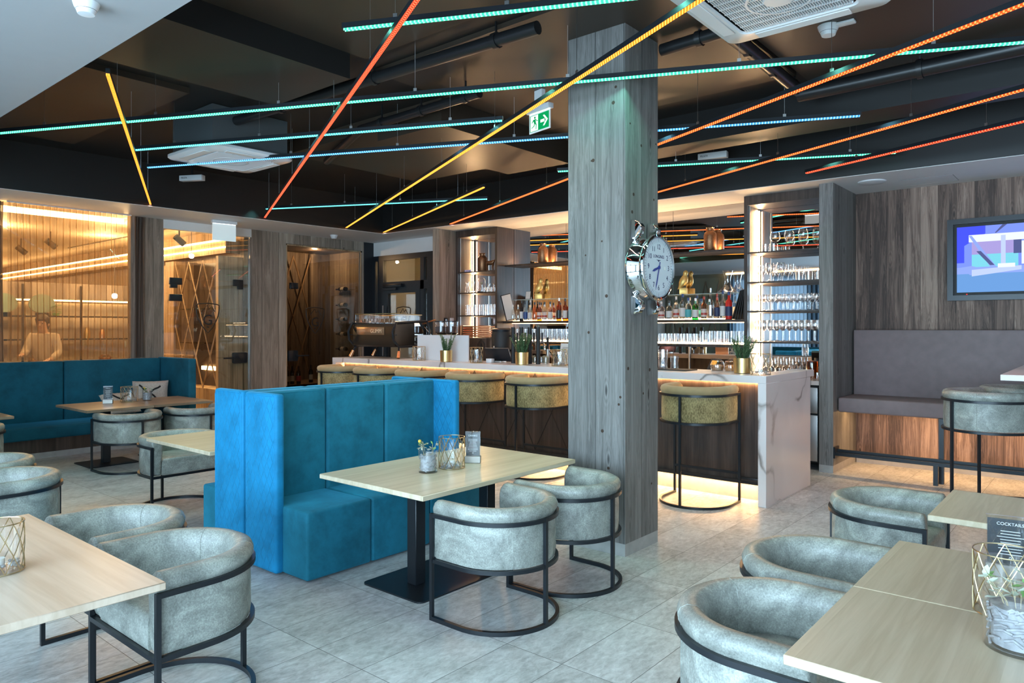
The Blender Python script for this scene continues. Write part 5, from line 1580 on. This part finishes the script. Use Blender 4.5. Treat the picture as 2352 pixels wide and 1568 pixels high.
# ================================================================ light strips hung under the dark ceiling
def strip(label, a, b, z, mat, wires=4):
    a = Vector((a[0], a[1], z)); b = Vector((b[0], b[1], z))
    d = b - a; L = d.length
    t = thing('light_strip', label, 'light strip', (a.x, a.y, z), atan2(d.y, d.x), 'coloured light strips under the dark ceiling')
    MB().box(0, L, -.012, .012, .006, .036).build('profile', M['black'], t)
    MB().box(.01, L - .01, -.010, -.0075, -.006, .0055).box(.01, L - .01, .0075, .010, -.006, .0055).box(.01, L - .01, -.0075, .0075, .004, .0055).build('diffuser', mat, t, smooth=False)
    l = bpy.data.lights.new('lamp', 'AREA')
    l.shape = 'RECTANGLE'; l.size = L - .04; l.size_y = 0.012
    em = [n for n in mat.node_tree.nodes if n.type == 'EMISSION'][0].inputs[0].default_value
    l.color = [0.35 + 0.65 * q for q in em[:3]] if em[0] > .5 else [0.22, 0.50 + .4 * em[1], 0.50 + .4 * em[2]]
    l.energy = LED_WM * L * (0.5 if em[0] > .5 else 0.85)
    lo = bpy.data.objects.new('lamp', l); COL.objects.link(lo); lo.parent = t
    lo.location = (L / 2, 0, 0.0025)
    for k in range(wires):
        x = L * (k + .5) / wires
        MB().box(x - .0012, x + .0012, -.0012, .0012, .036, 3.65 - z).box(x - .012, x + .012, -.004, .004, .036, .06).build('wire', M['steel'], t)
    return t


zw, zc = 3.125, 3.25
def pz(u, v, z):
    """point at height z seen at picture position u, v"""
    k = (u - 1176) / 1650.0; d = (1.55 - z) * 1650.0 / (v - 753)
    s, c = sin(radians(40)), cos(radians(40))
    return d * (-s + c * k), d * (c + s * k)


def pstrip(label, p, q, z, mat, wires, ext0=0.0, ext1=0.0):
    a = Vector(pz(*p, z)); b = Vector(pz(*q, z)); d = (b - a).normalized()
    return strip(label, a - d * ext0, b + d * ext1, z, mat, wires)


zc = 3.222
pstrip('green light strip crossing the top edge, above the red one', (787, 69), (1420, 0), zc, M['led_green'], 4, 0, 1.0)
pstrip('longest green light strip, running past the pillar corner', (0, 306), (2352, 97.5), zc, M['led_green'], 9, 1.2, 1.2)
pstrip('cyan light strip over the ceiling cassette, above the blue one', (308, 345), (1155, 277), zc, M['led_cyan'], 4)
pstrip('long blue light strip passing behind the pillar', (338, 385), (1978, 266), zc, M['led_blue'], 6)
pstrip('short cyan light strip low over the wine cabinet side', (610, 480), (1120, 457), zc, M['led_cyan'], 4)
pstrip('short green light strip above the glass tower', (1280, 394), (2060, 351), zc, M['led_green'], 4)
pstrip('single steep amber light strip over the curtain side', (247, 170), (346, 470), zw, M['led_amber'], 4)
pstrip('bright red light strip slanting from the top edge to the soffit', (958, 0), (608, 500), zw, M['led_red'], 7, 0.8)
pstrip('long yellow light strip crossing in front of the pillar', (1610, 0), (795, 523), zw, M['led_yellow'], 7, 0.8)
pstrip('short yellow light strip beside the long yellow one', (1112, 430), (880, 534), zw, M['led_yellow'], 4)
pstrip('long orange red light strip ending below the ceiling cassette corner', (1030, 516), (2352, 10), zw, M['led_orange'], 7, 0.0, 0.8)
pstrip('orange light strip in the middle over the high seats', (1490, 447), (2352, 206), zw, M['led_orange'], 4, 0.0, 1.2)
pstrip('red light strip nearest to the planked wall', (1850, 398), (2352, 279), zw, M['led_red'], 3, 0.0, 1.5)

# ================================================================ things under the ceiling
WG = M['white_gloss']


def cassette(label, x, y, z, s, rz=0.0, boxh=0.0):
    t = thing('ceiling_cassette', label, 'air conditioner', (x, y, z), rz)
    h = s / 2
    outer = []
    for qx, qy, a0 in ((h - .07, h - .07, 0), (-h + .07, h - .07, 90), (-h + .07, -h + .07, 180), (h - .07, -h + .07, 270)):
        for k in range(6):
            an = radians(a0 + 18 * k)
            outer.append((qx + .07 * cos(an), qy + .07 * sin(an)))
    n = len(outer)
    def ring(sx, zz):
        return [(px * sx, py * sx, zz) for px, py in outer]
    MB().loft([ring(.97, .05), ring(1, .04), ring(1, .015), ring(.97, 0), ring(.70, -.012), ring(.68, .0)], cap=False).build('frame', WG, t)
    for k in range(4):      # louvre flaps
        Mx = Matrix.Rotation(pi / 2 * k, 4, 'Z')
        MB().box(-h * .56, h * .56, h * .74, h * .90, -.016, -.009, .003, 1, Mx).build('louvre_flap', M['white'], t)
    g = MB()
    for i in range(44):
        u = -h * .62 + h * 1.24 * i / 43
        g.box(u - .0022, u + .0022, -h * .64, h * .64, -.012, .004)
    for i in range(9):
        u = -h * .62 + h * 1.24 * i / 8
        g.box(-h * .64, h * .64, u - .003, u + .003, -.010, .002)
    g.lathe([(.0, -.016), (h * .16, -.014), (h * .18, 0)], 20).lathe([(h * .34, -.014), (h * .37, -.014), (h * .37, 0), (h * .34, 0)], 28)
    o = g.build('intake_grille', WG, t)
    MB().box(-h * .66, h * .66, -h * .66, h * .66, .01, .02).build('filter', plain('grey_filter', (.10, .11, .11), .7), t)
    MB().box(-h * .88, h * .88, -h * .88, h * .88, .05, 3.645 - z if boxh == 0 else boxh).build('housing', plain('dark_housing', (.07, .08, .085), .5), t)
    return t


cassette('square white ceiling cassette with grey housing behind the cyan strips', -6.84, 3.73, 3.24, .90)
cassette('large white ceiling cassette cut by the top edge beside the pillar', -1.40, 3.92, 3.34, .95)


def detector(label, x, y, z, s=1.0, arm=False):
    t = thing('smoke_detector', label, 'smoke detector', (x, y, z))
    MB().lathe([(0, -.055 * s), (.035 * s, -.052 * s), (.042 * s, -.034 * s), (.05 * s, -.02 * s), (.056 * s, 0), (0, 0)], 24).build('housing', WG, t)
    MB().lathe([(.0425 * s, -.0335 * s), (.0455 * s, -.0265 * s)], 24).build('vent_slot', M['black'], t)
    if arm:
        MB().box(.03, .17, -.035, .035, -.018, 0, .008).build('base_plate', WG, t)


detector('white smoke detector on the pale ceiling at the top corner', -3.76, 1.32, 3.10, 1.05)
detector('white smoke detector with side plate beside the big ceiling cassette', -1.49, 5.12, 3.60, 1.25, True)
detector('small white smoke detector on the soffit before the wine cabinet', -9.99, 7.28, 3.10, 1.15)
t = thing('downlight', 'flat round white downlight in the soffit above the bench', 'downlight', (-1.97, 8.28, 3.10))
MB().lathe([(0, -.022), (.10, -.02), (.135, -.012), (.14, 0), (0, 0)], 28).build('housing', WG, t)
struct(MB().box(-1.75, -1.25, 8.42, 8.427, 3.099, 3.1).box(-1.75, -1.25, 8.78, 8.787, 3.099, 3.1).box(-1.257, -1.25, 8.42, 8.787, 3.099, 3.1).build('trim_9', plain('hatch_joint', (.35, .35, .35), .6)))
for k, (x, y, rz) in enumerate(((-9.02, 4.40, .5), (-3.42, 7.55, .15))):
    t = thing('emergency_battery', ['slim white control box hanging under the cassette by the soffit', 'slim white control box above the short green strip'][k], 'box', (x, y, 3.46), rz)
    MB().box(-.16, .16, -.04, .04, -.035, .035, .006).build('housing', WG, t)
    MB().box(-.008, .008, -.008, .008, .035, .19).build('mount', M['black'], t)
    text_mesh('PRAFA', .03, M['black_matt'], 'lettering', t, frame_matrix((-.09, -.0405, .0), (1, 0, 0), (0, 0, 1)), .0004)


def exit_sign(label, x, y, ztop, rz, front=True, mount=0.0):
    t = thing('exit_sign', label, 'sign', (x, y, ztop), rz)
    w, h = (.28, .165) if front else (.34, .24)
    MB().box(-w / 2 - .01, w / 2 + .01, -.03, .03, -.045, .0, .004).build('light_bar', WG, t)
    if mount:
        MB().box(-.05, .05, -.02, .02, 0, mount).build('mount', WG, t)
    MB().box(-w / 2 + .005, w / 2 - .005, -.006, .006, -.05, -.045).build('light_line', M['sign_white'], t)
    MB().box(-w / 2, w / 2, -.004, .004, -.05 - h, -.05).build('panel', plain('sign_panel', (.70, .75, .75), .4, Emission_Color=(.8, .9, .9, 1), Emission_Strength=.25), t)
    gm = plain('sign_green', (.0, .26, .07), .4, Emission_Color=(0, .5, .13, 1), Emission_Strength=.35)
    wm = plain('sign_pictogram', (.85, .88, .85), .4, Emission_Color=(.9, 1, .9, 1), Emission_Strength=.6)
    if front:
        MB().box(-w / 2 + .012, w / 2 - .012, -.0055, -.004, -.05 - h + .012, -.062).build('green_field', gm, t)
        o = MB()
        PM = Matrix(((.82, 0, 0, 0), (0, 0, -1, -.0056), (0, .70, 0, -.05 - h / 2), (0, 0, 0, 1)))
        # doorway with running figure
        o.prism([(-.145, -.095), (-.02, -.095), (-.02, .095), (-.145, .095)], 0, .0006, PM)
        o.prism([(.02, -.018), (.085, -.018), (.085, .018), (.02, .018)], 0, .0006, PM)
        o.prism([(.06, .065), (.085, .065), (.14, .0), (.085, -.065), (.06, -.065), (.108, 0)], 0, .0006, PM)
        o.build('pictogram', wm, t)
        r = MB()
        r.lathe([(0, 0), (.014, 0)], 14, PM @ Matrix.Translation((-.072, .068, .0010)))
        for poly in ([(-.10, .045), (-.062, .05), (-.055, .0), (-.085, -.005)], [(-.10, .045), (-.125, .01), (-.118, .005), (-.092, .03)], [(-.064, .045), (-.04, .015), (-.022, .02), (-.024, .028), (-.04, .028), (-.058, .052)],
                     [(-.085, -.0), (-.09, -.03), (-.13, -.05), (-.127, -.058), (-.08, -.038), (-.07, -.0)], [(-.078, .0), (-.055, -.03), (-.06, -.08), (-.05, -.08), (-.043, -.026), (-.055, .0)]):
            r.prism(poly, .0006, .0012, PM)
        r.build('running_figure', gm, t)
    return t


exit_sign('lit green EXIT direction sign with running figure, hanging beside the pillar', -3.83, 4.94, 3.475, radians(-12.5), True, .17)
exit_sign('blank reverse of a lit exit sign under the soffit by the glass door', -9.86, 5.28, 3.098, radians(84), False)

# ================================================================ clock shaped like a wristwatch
t = thing('wall_clock', 'big chrome clock shaped like a wristwatch on the pillar', 'clock', (-2.538, 4.425, 1.965))
MX = frame_matrix((0, 0, 0), (0, 1, 0), (0, 0, 1))      # local: x along the wall, y up, z out of the wall
MB().lathe([(0, .0), (.215, .0), (.222, .01), (.222, .022), (.205, .06), (.19, .085), (.205, .10), (.226, .115), (.230, .13), (.226, .143), (.214, .149), (.206, .145), (.206, .138), (0, .138)], 48, MX).build('case', M['chrome'], t)
MB().lathe([(0, .1385), (.205, .1385), (.205, .139), (0, .1392)], 48, MX).build('dial', plain('clock_dial', (.62, .64, .70), .35), t)
ck = plain('clock_print', (.03, .035, .10), .4)
MB().lathe([(.203, .1396), (.1985, .1398)], 48, MX).lathe([(.172, .1396), (.1705, .1398)], 48, MX).build('minute_ring', plain('minute_ring', (.30, .38, .45), .4), t)
tk = MB()
for i in range(60):
    a = 2 * pi * i / 60
    tk.box(.176, .196 if i % 5 else .198, -.0008 if i % 5 else -.002, .0008 if i % 5 else .002, .1395, .1399, 0, 1, MX @ Matrix.Rotation(a, 4, 'Z'))
o = tk.build('minute_marks', ck, t); o['kind'] = 'stuff'
for n in range(1, 13):
    a = radians(90 - 30 * n)
    text_mesh(str(n), .050, ck, 'numeral', t, MX @ Matrix.Translation((.140 * cos(a), .140 * sin(a), .1398)), .0004)
text_mesh('LONGINES', .030, ck, 'dial_lettering', t, MX @ Matrix.Translation((0, .074, .1398)), .0004, 'CENTER', 1.05)
MB().prism([(-.035, .052), (.035, .052), (.008, .046), (.008, .040), (-.008, .040), (-.008, .046)], .1396, .1402, MX).build('winged_emblem', ck, t)
bl = plain('clock_hand', (.06, .08, .32), .3, .4)
MB().prism([(-.006, -.02), (.006, -.02), (.009, .07), (0, .10), (-.009, .07)], .142, .1432, MX @ Matrix.Rotation(radians(-252 + 0), 4, 'Z')).build('hour_hand', bl, t)
MB().prism([(-.005, -.04), (.005, -.04), (.006, .12), (0, .165), (-.006, .12)], .144, .145, MX @ Matrix.Rotation(radians(-198), 4, 'Z')).build('minute_hand', bl, t)
MB().lathe([(0, .147), (.013, .147), (.013, .141)], 16, MX).build('hand_boss', bl, t)
MB().prism([(-.012, .0), (.012, .0), (.012, .022), (-.012, .022)], .1395, .140, MX @ Matrix.Translation((.085, -.012, 0))).build('date_window', M['white_print'], t)
for sx_ in (-1, 1):
    for sy in (-1, 1):
        P_ = [(.0, .19), (.035, .20), (.075, .235), (.085, .275), (.06, .31), (.02, .325), (.0, .325)]
        rings = []
        for xx, s_ in ((.085, .9), (.09, 1.0), (.135, 1.0), (.14, .9)):
            cz_, cy_ = .035, .25
            rings.append([MX @ Vector((sx_ * xx, sy * (cy_ + (q - cy_) * s_), cz_ + (p - cz_) * s_)) for p, q in P_])
        MB().loft(rings).build('lug', M['chrome'], t)
MB().lathe([(0, .226), (.02, .226), (.022, .235), (.022, .255), (0, .258)], 16, MX @ Matrix.Translation((0, 0, .09)) @ Matrix.Rotation(radians(90), 4, 'Y')).build('crown', M['chrome'], t)

# ================================================================ screen on the planked wall
t = thing('tv_screen', 'wall mounted flat screen showing a bright blue interior, in a black frame', 'TV', (-1.37, 8.945, 1.84))
W, H = 1.51, .86
MB().box(0, W, -.09, 0, 0, .055).box(0, W, -.09, 0, H - .055, H).box(0, .055, -.09, 0, .055, H - .055).box(W - .055, W, -.09, 0, .055, H - .055).build('outer_frame', M['black'], t)
MB().box(.055, W - .055, -.06, -.02, .055, H - .055).build('housing', M['black_matt'], t)
x0, x1, z0, z1 = .085, W - .085, .085, H - .085
TVC = [(.22, .32, 1.0), (.07, .10, .95), (.30, .42, .95), (.16, .36, .75), (.85, .92, 1.0), (.42, .36, .75), (.22, .70, .85), (.10, .12, .30), (.55, .66, 1.0)]
tvm = [emit('screen_tone', c, 0.85) for c in TVC]
s = MB()
def q2(u0, v0, u1, v1, u2, v2, u3, v3, mi, d):
    def p(u, v):
        return (x0 + (x1 - x0) * u, -.0605 - d * .0002, z1 - (z1 - z0) * v)
    s.add([p(u0, v0), p(u1, v1), p(u2, v2), p(u3, v3)], [(0, 1, 2, 3)], mi)
def r2(u0, v0, u1, v1, mi, d):
    q2(u0, v0, u1, v0, u1, v1, u0, v1, mi, d)
r2(0, 0, 1, 1, 0, 0)
q2(0, 0, .19, .0, .19, .12, 0, .35, 1, 1); r2(0, 0, .05, .55, 1, 2)
r2(0, .70, 1, 1, 3, 1); r2(0, .62, 1, .72, 2, 2)
r2(.08, .13, .55, .24, 4, 3); r2(.10, .24, .40, .43, 5, 4); r2(.10, .43, .40, .62, 6, 5); r2(.37, .24, .42, .44, 7, 6)
r2(.29, .16, .32, .62, 8, 7); r2(.42, .26, .55, .60, 4, 7)
q2(.08, .14, .10, .14, .26, .62, .22, .62, 2, 8); q2(.13, .38, .16, .38, .25, .60, .22, .60, 7, 9)
q2(.02, .62, .10, .60, .25, .70, .09, .74, 2, 9); q2(.10, .66, .42, .62, .42, .68, .10, .76, 8, 10); r2(.27, .58, .38, .64, 4, 11)
r2(.55, .52, .95, .60, 7, 5); r2(.52, .50, .97, .53, 4, 6); q2(.30, .0, .33, .0, .26, .12, .25, .12, 7, 4); q2(.55, .12, .80, .0, .83, .0, .55, .15, 7, 4)
for k in range(5):
    r2(.60 + .08 * k, .16, .61 + .08 * k, .50, 3, 4)
s.build('picture', tvm, t, smooth=False)
MB().box(.17, .18, -.062, -.06, .062, .068).build('standby_light', emit('standby', (1, .02, .02), 3), t)

# ================================================================ menus and flowers on the tables
def menu(label, x, y, z, rz, title, h=.155, w=.10):
    t = thing('menu_holder', label, 'menu', (x, y, z), rz, 'menu holders on the tables')
    MB().box(-w * .52, w * .52, -.022, .022, 0, .045, .002, 1).build('base_block', M['pewter'], t)
    MB().box(-w / 2, w / 2, -.004, .004, .045, .05 + h).build('acrylic_sleeve', M['acrylic'], t)
    MB().box(-w / 2 + .004, w / 2 - .004, -.0015, .0015, .046, .05 + h - .012).build('card', M['card'], t)
    text_mesh(title, w * (.17 if len(title) < 8 else .105), M['white_print'], 'card_title', t, frame_matrix((0, -.0018, .05 + h * .82), (1, 0, 0), (0, 0, 1)), .0002)
    tx = MB(); rnd = random.Random(int(x * 100))
    for k in range(9):
        l = rnd.uniform(.18, .34) * w
        tx.box(-l, l, -.0024, -.0016, .05 + h * (.66 - .062 * k), .05 + h * (.66 - .062 * k) + .0022)
    o = tx.build('card_print', M['white_print'], t); o['kind'] = 'stuff'
    o = MB().lathe([(.003, 0), (.0045, 0)], 10, frame_matrix((0, -.0018, .05 + h * .09), (1, 0, 0), (0, 0, 1))).build('card_emblem', M['white_print'], t)
    return t


menu('dark drinks card in a metal block on the booth table', -3.235, 3.455, TZ, radians(35), 'DRINKS')
menu('dark menu card in a metal block on the brown sofa table', -9.05, 3.41, TZ, radians(58), 'MENU')
menu('dark COCKTAILS card in an acrylic holder on the oak table', -.285, 3.10, TZ, radians(8), 'COCKTAILS', .165, .145)


def flower_glass(label, x, y, z, r, h, seed, big=False):
    random.seed(seed)
    t = thing('flower_glass', label, 'vase', (x, y, z), 0, 'glasses of dried flowers')
    MB().lathe([(0, .0), (r * .97, 0), (r, .006), (r, h), (r - .003, h), (r - .003, .008), (0, .008)], 28).build('glass', M['glass'], t)
    f = MB()
    for q in range(70 if big else 46):
        a = random.uniform(0, 6.28); zz = random.uniform(.012, h * .8); rr = r * .86
        a2 = a + random.uniform(.3, .9)
        f.tube([(rr * cos(a), rr * sin(a), zz), (rr * .97 * cos((a + a2) / 2), rr * .97 * sin((a + a2) / 2), zz + .008), (rr * cos(a2), rr * sin(a2), zz + random.uniform(-.01, .012))], .0042 if big else .0035, 5)
    f.lathe([(0, .01), (r * .78, .012), (r * .8, h * .78), (0, h * .82)], 18)
    o = f.build('fibre_filling', M['fibre'], t); o['kind'] = 'stuff'
    st = MB()
    n = 16 if big else 6
    tips = []
    for q in range(n):
        a = random.uniform(0, 6.28); tl = random.uniform(.1, .5)
        H_ = h * random.uniform(1.1, 1.55)
        e = Vector((r * (.3 + tl * 1.6) * cos(a), r * (.3 + tl * 1.6) * sin(a), H_))
        st.tube([(r * .3 * cos(a), r * .3 * sin(a), h * .5), (r * .5 * cos(a), r * .5 * sin(a), h * .9), e], .0011, 4)
        tips.append(e)
    st.build('stems', M['straw'], t)
    def leaf(mb, p, d, l, w):
        d = d.normalized(); sdd = d.cross(Vector((.2, .3, 1))).normalized(); up = sdd.cross(d)
        vs = [p, p + d * l * .35 + sdd * w, p + d * l * .75 + sdd * w * .8 + up * .002, p + d * l, p + d * l * .75 - sdd * w * .8 + up * .002, p + d * l * .35 - sdd * w, p + d * l * .5 - up * .003]
        mb.add(vs, [(0, 1, 6), (1, 2, 6), (2, 3, 6), (3, 4, 6), (4, 5, 6), (5, 0, 6)])
    lv = MB(); lg = MB()
    for q in range(44 if big else 24):
        p = random.choice(tips) * random.uniform(.75, 1.0)
        d = Vector((random.uniform(-1, 1), random.uniform(-1, 1), random.uniform(-.5, .6)))
        leaf(lv if q % 4 else lg, p, d, random.uniform(.022, .04) * (1.2 if big else 1.0), .009)
    lv.build('pale_leaves', M['leaf_pale'], t)['kind'] = 'stuff'
    lg.build('green_leaves', M['leaf_green'], t)['kind'] = 'stuff'
    if not big:
        MB().lathe([(0, -.011), (.009, -.007), (.011, 0), (.009, .007), (0, .011)], 12, Matrix.Translation(tips[0])).build('yellow_ball_flower', M['yellow'], t)
    else:
        fe = MB()
        for q in range(34):
            a = random.uniform(-.6, 1.6); b0 = Vector((r * .4 * cos(a), r * .4 * sin(a), h * .8))
            e = Vector((r * random.uniform(.4, 1.4) * cos(a), r * random.uniform(.4, 1.4) * sin(a), h * random.uniform(1.1, 1.7)))
            fe.tube([b0, (b0 + e) / 2 + Vector((0, 0, .01)), e], .0008, 3)
        fe.build('fine_twigs', M['straw'], t)['kind'] = 'stuff'
    return t


flower_glass('glass of dried flowers with yellow ball on the booth table', -3.237, 3.055, TZ, .060, .135, 5)
flower_glass('copper tinted glass of dried grasses on the brown sofa table', -9.06, 3.86, TZ, .055, .125, 8)
flower_glass('big glass of dried flowers and grey fibres on the corner oak table', -.200, 2.425, TZ, .088, .15, 11, True)

# ================================================================ person standing behind the curtain
t = thing('person', 'person in beige shirt and dark trousers standing at the buffet behind the curtain', 'person', (-13.3, 4.06, 0), radians(-38))


def skin_body(name, verts, edges, radii, mat, parent, sub=1, root=0):
    me = bpy.data.meshes.new(name)
    me.from_pydata(verts, edges, [])
    o = bpy.data.objects.new(name, me); COL.objects.link(o)
    md = o.modifiers.new('skin', 'SKIN')
    md.use_smooth_shade = True
    for i, r in enumerate(radii):
        v = me.skin_vertices[0].data[i]
        v.radius = r if isinstance(r, tuple) else (r, r)
        v.use_root = (i == root)
    s_ = o.modifiers.new('sub', 'SUBSURF'); s_.levels = sub; s_.render_levels = sub
    me.materials.append(mat)
    dg = bpy.context.evaluated_depsgraph_get()
    nm = bpy.data.meshes.new_from_object(o.evaluated_get(dg))
    nm.name = name
    nm.polygons.foreach_set('use_smooth', [True] * len(nm.polygons))
    bpy.data.objects.remove(o)
    p = bpy.data.objects.new(name, nm); COL.objects.link(p); p.parent = parent
    return p


# faces local +x; leaning a little forward with the near arm reaching ahead
V = []; E_ = []; R_ = []
def add(p, r, par=None):
    V.append(p); R_.append(r)
    if par is not None:
        E_.append((par, len(V) - 1))
    return len(V) - 1
pel = add((0, 0, .98), (.14, .10)); wa = add((.02, 0, 1.14), (.13, .10), pel); ch = add((.05, 0, 1.32), (.16, .115), wa); ne = add((.075, 0, 1.47), (.06, .06), ch)
hd = add((.10, 0, 1.57), (.075, .085), ne); tp = add((.095, 0, 1.68), (.08, .085), hd); add((.09, 0, 1.76), (.045, .05), tp)
for s_ in (1, -1):
    sh = add((.05, .17 * s_, 1.41), .058, ch)
    if s_ < 0:
        el = add((.16, .22 * s_, 1.17), .042, sh); wr = add((.40, .17 * s_, 1.12), .028, el)
        dirv = Vector((1, .1, .02))
    else:
        el = add((.10, .24 * s_, 1.15), .042, sh); wr = add((.33, .20 * s_, 1.05), .028, el)
        dirv = Vector((1, -.15, -.1))
    pa = add(tuple(Vector(V[wr]) + dirv * .055), .030, wr)
    for k in range(4):
        b_ = Vector(V[pa]) + dirv * .03 + Vector((0, (.030 - .02 * k), .0))
        f0 = add(tuple(b_), .009, pa); f1 = add(tuple(b_ + dirv * .035 * (1.0 - .1 * abs(k - 1.3))), .008, f0); add(tuple(b_ + dirv * .055 * (1.0 - .1 * abs(k - 1.3)) + Vector((0, 0, -.014))), .007, f1)
    th = add(tuple(Vector(V[wr]) + dirv * .03 + Vector((0, .03, .012))), .010, wr); add(tuple(Vector(V[wr]) + dirv * .07 + Vector((0, .042, .005))), .008, th)
    hp = add((0, .09 * s_, .90), .085, pel); kn_ = add((.03 if s_ > 0 else .0, .10 * s_, .50), .055, hp); an = add((-.02, .105 * s_, .09), .04, kn_); add((.12, .115 * s_, .04), .035, an)
skin_body('body', V, E_, R_, M['skin'], t, 2)
hb = t
fc = Matrix.Translation((.10, 0, 1.60))
for s_ in (1, -1):
    MB().lathe([(0, -.012), (.012, 0), (0, .012)], 8, fc @ Matrix.Translation((.078, .032 * s_, .022))).build('eye', plain('eye', (.03, .02, .015), .2), t)
    MB().lathe([(0, -.03), (.012, -.01), (.014, .012), (0, .03)], 8, fc @ Matrix.Translation((-.005, .088 * s_, .0))).build('ear', M['skin'], t)
MB().loft([[(.08, .012 * q, .03) for q in (-.6, .6, 0)], [(.108, .016 * q, -.012) for q in (-1, 1, 0)], [(.085, .012 * q, -.022) for q in (-1, 1, 0)]], fc).build('nose', M['skin'], t)
MB().cbox(.082, 0, -.045, .01, .045, .008, .003, M=fc).build('mouth', plain('lips', (.35, .12, .10), .5), t)
hr = []
for zz, r, o_ in ((-.07, .070, -.045), (-.02, .092, -.025), (.04, .102, -.012), (.09, .105, -.006), (.14, .085, -.004), (.172, .04, -.004), (.178, .005, -.004)):
    hr.append([(o_ + r * cos(a) * (1.0 if cos(a) < 0 else (.55 if zz < .07 else 1.0)), r * .98 * sin(a), zz) for a in [2 * pi * i / 18 for i in range(18)]])
MB().loft(hr, fc).build('hair', M['hair'], t)
def cloth(name, pts, mat):
    V2 = [p for p, r, q in pts]; E2 = [(q, i) for i, (p, r, q) in enumerate(pts) if q is not None]
    skin_body(name, V2, E2, [r for p, r, q in pts], mat, t, 2)
cloth('shirt', [((0, 0, .93), (.165, .125), None), ((.02, 0, 1.14), (.155, .125), 0), ((.05, 0, 1.33), (.18, .14), 1), ((.07, 0, 1.45), (.085, .08), 2),
                ((.05, .17, 1.41), .078, 2), ((.10, .24, 1.15), .062, 4), ((.31, .205, 1.055), .046, 5), ((.05, -.17, 1.41), .078, 2), ((.16, -.22, 1.17), .062, 7), ((.37, -.178, 1.125), .046, 8)], M['shirt'])
cloth('trousers', [((0, 0, .98), (.155, .115), None), ((0, .09, .90), .105, 0), ((.03, .10, .50), .075, 1), ((-.02, .105, .10), .065, 2), ((0, -.09, .90), .105, 0), ((0, -.10, .50), .075, 4), ((-.02, -.105, .10), .065, 5)], M['trousers'])

# ---- pieces that belong to a part go one level below it
SUB = {'piping': ('back_cushion', 'wing'), 'label': ('bottle_body',), 'label_band': ('bottle_body',), 'handle': ('drawer', 'fridge_door'), 'card_title': ('card',), 'card_print': ('card',), 'card_emblem': ('card',),
       'leg_tip': ('leg',), 'pictogram': ('panel',), 'running_figure': ('panel',), 'green_field': ('panel',), 'numeral': ('dial',), 'minute_marks': ('dial',), 'minute_ring': ('dial',), 'dial_lettering': ('dial',),
       'winged_emblem': ('dial',), 'date_window': ('dial',), 'picture': ('housing',), 'standby_light': ('outer_frame',), 'page': ('cover', 'frame'), 'coffee_beans': ('hopper',), 'hopper_lid': ('hopper',), 'emblem': ('box_body',),
       'rocker': ('plate',), 'printed_lines': ('frame',), 'mounting_plate': ('post',), 'vent_slot': ('housing',), 'tap_handle': ('column',), 'rail_edge': ('cup_rail',), 'portafilter_handle': ('group_spout',), 'plinth_skirting': ('plinth',),
       'crest_letter': ('crest_outline',), 'crest_mountains': ('crest_outline',), 'crest_bar': ('crest_outline',), 'door_closer': ('door_frame',), 'black_stitching': ('cushion_body',), 'soil': ('pot',), 'yellow_ball_flower': ('stems',)}
base = lambda o: o.name.split('.')[0]
for i, o in enumerate(ORDER):
    try:
        want = SUB.get(base(o)); par = o.parent
    except ReferenceError:
        continue
    if not want or par is None:
        continue
    for q in reversed(ORDER[:i]):
        try:
            if q.parent == par and base(q) in want:
                o.parent = q
                break
        except ReferenceError:
            pass
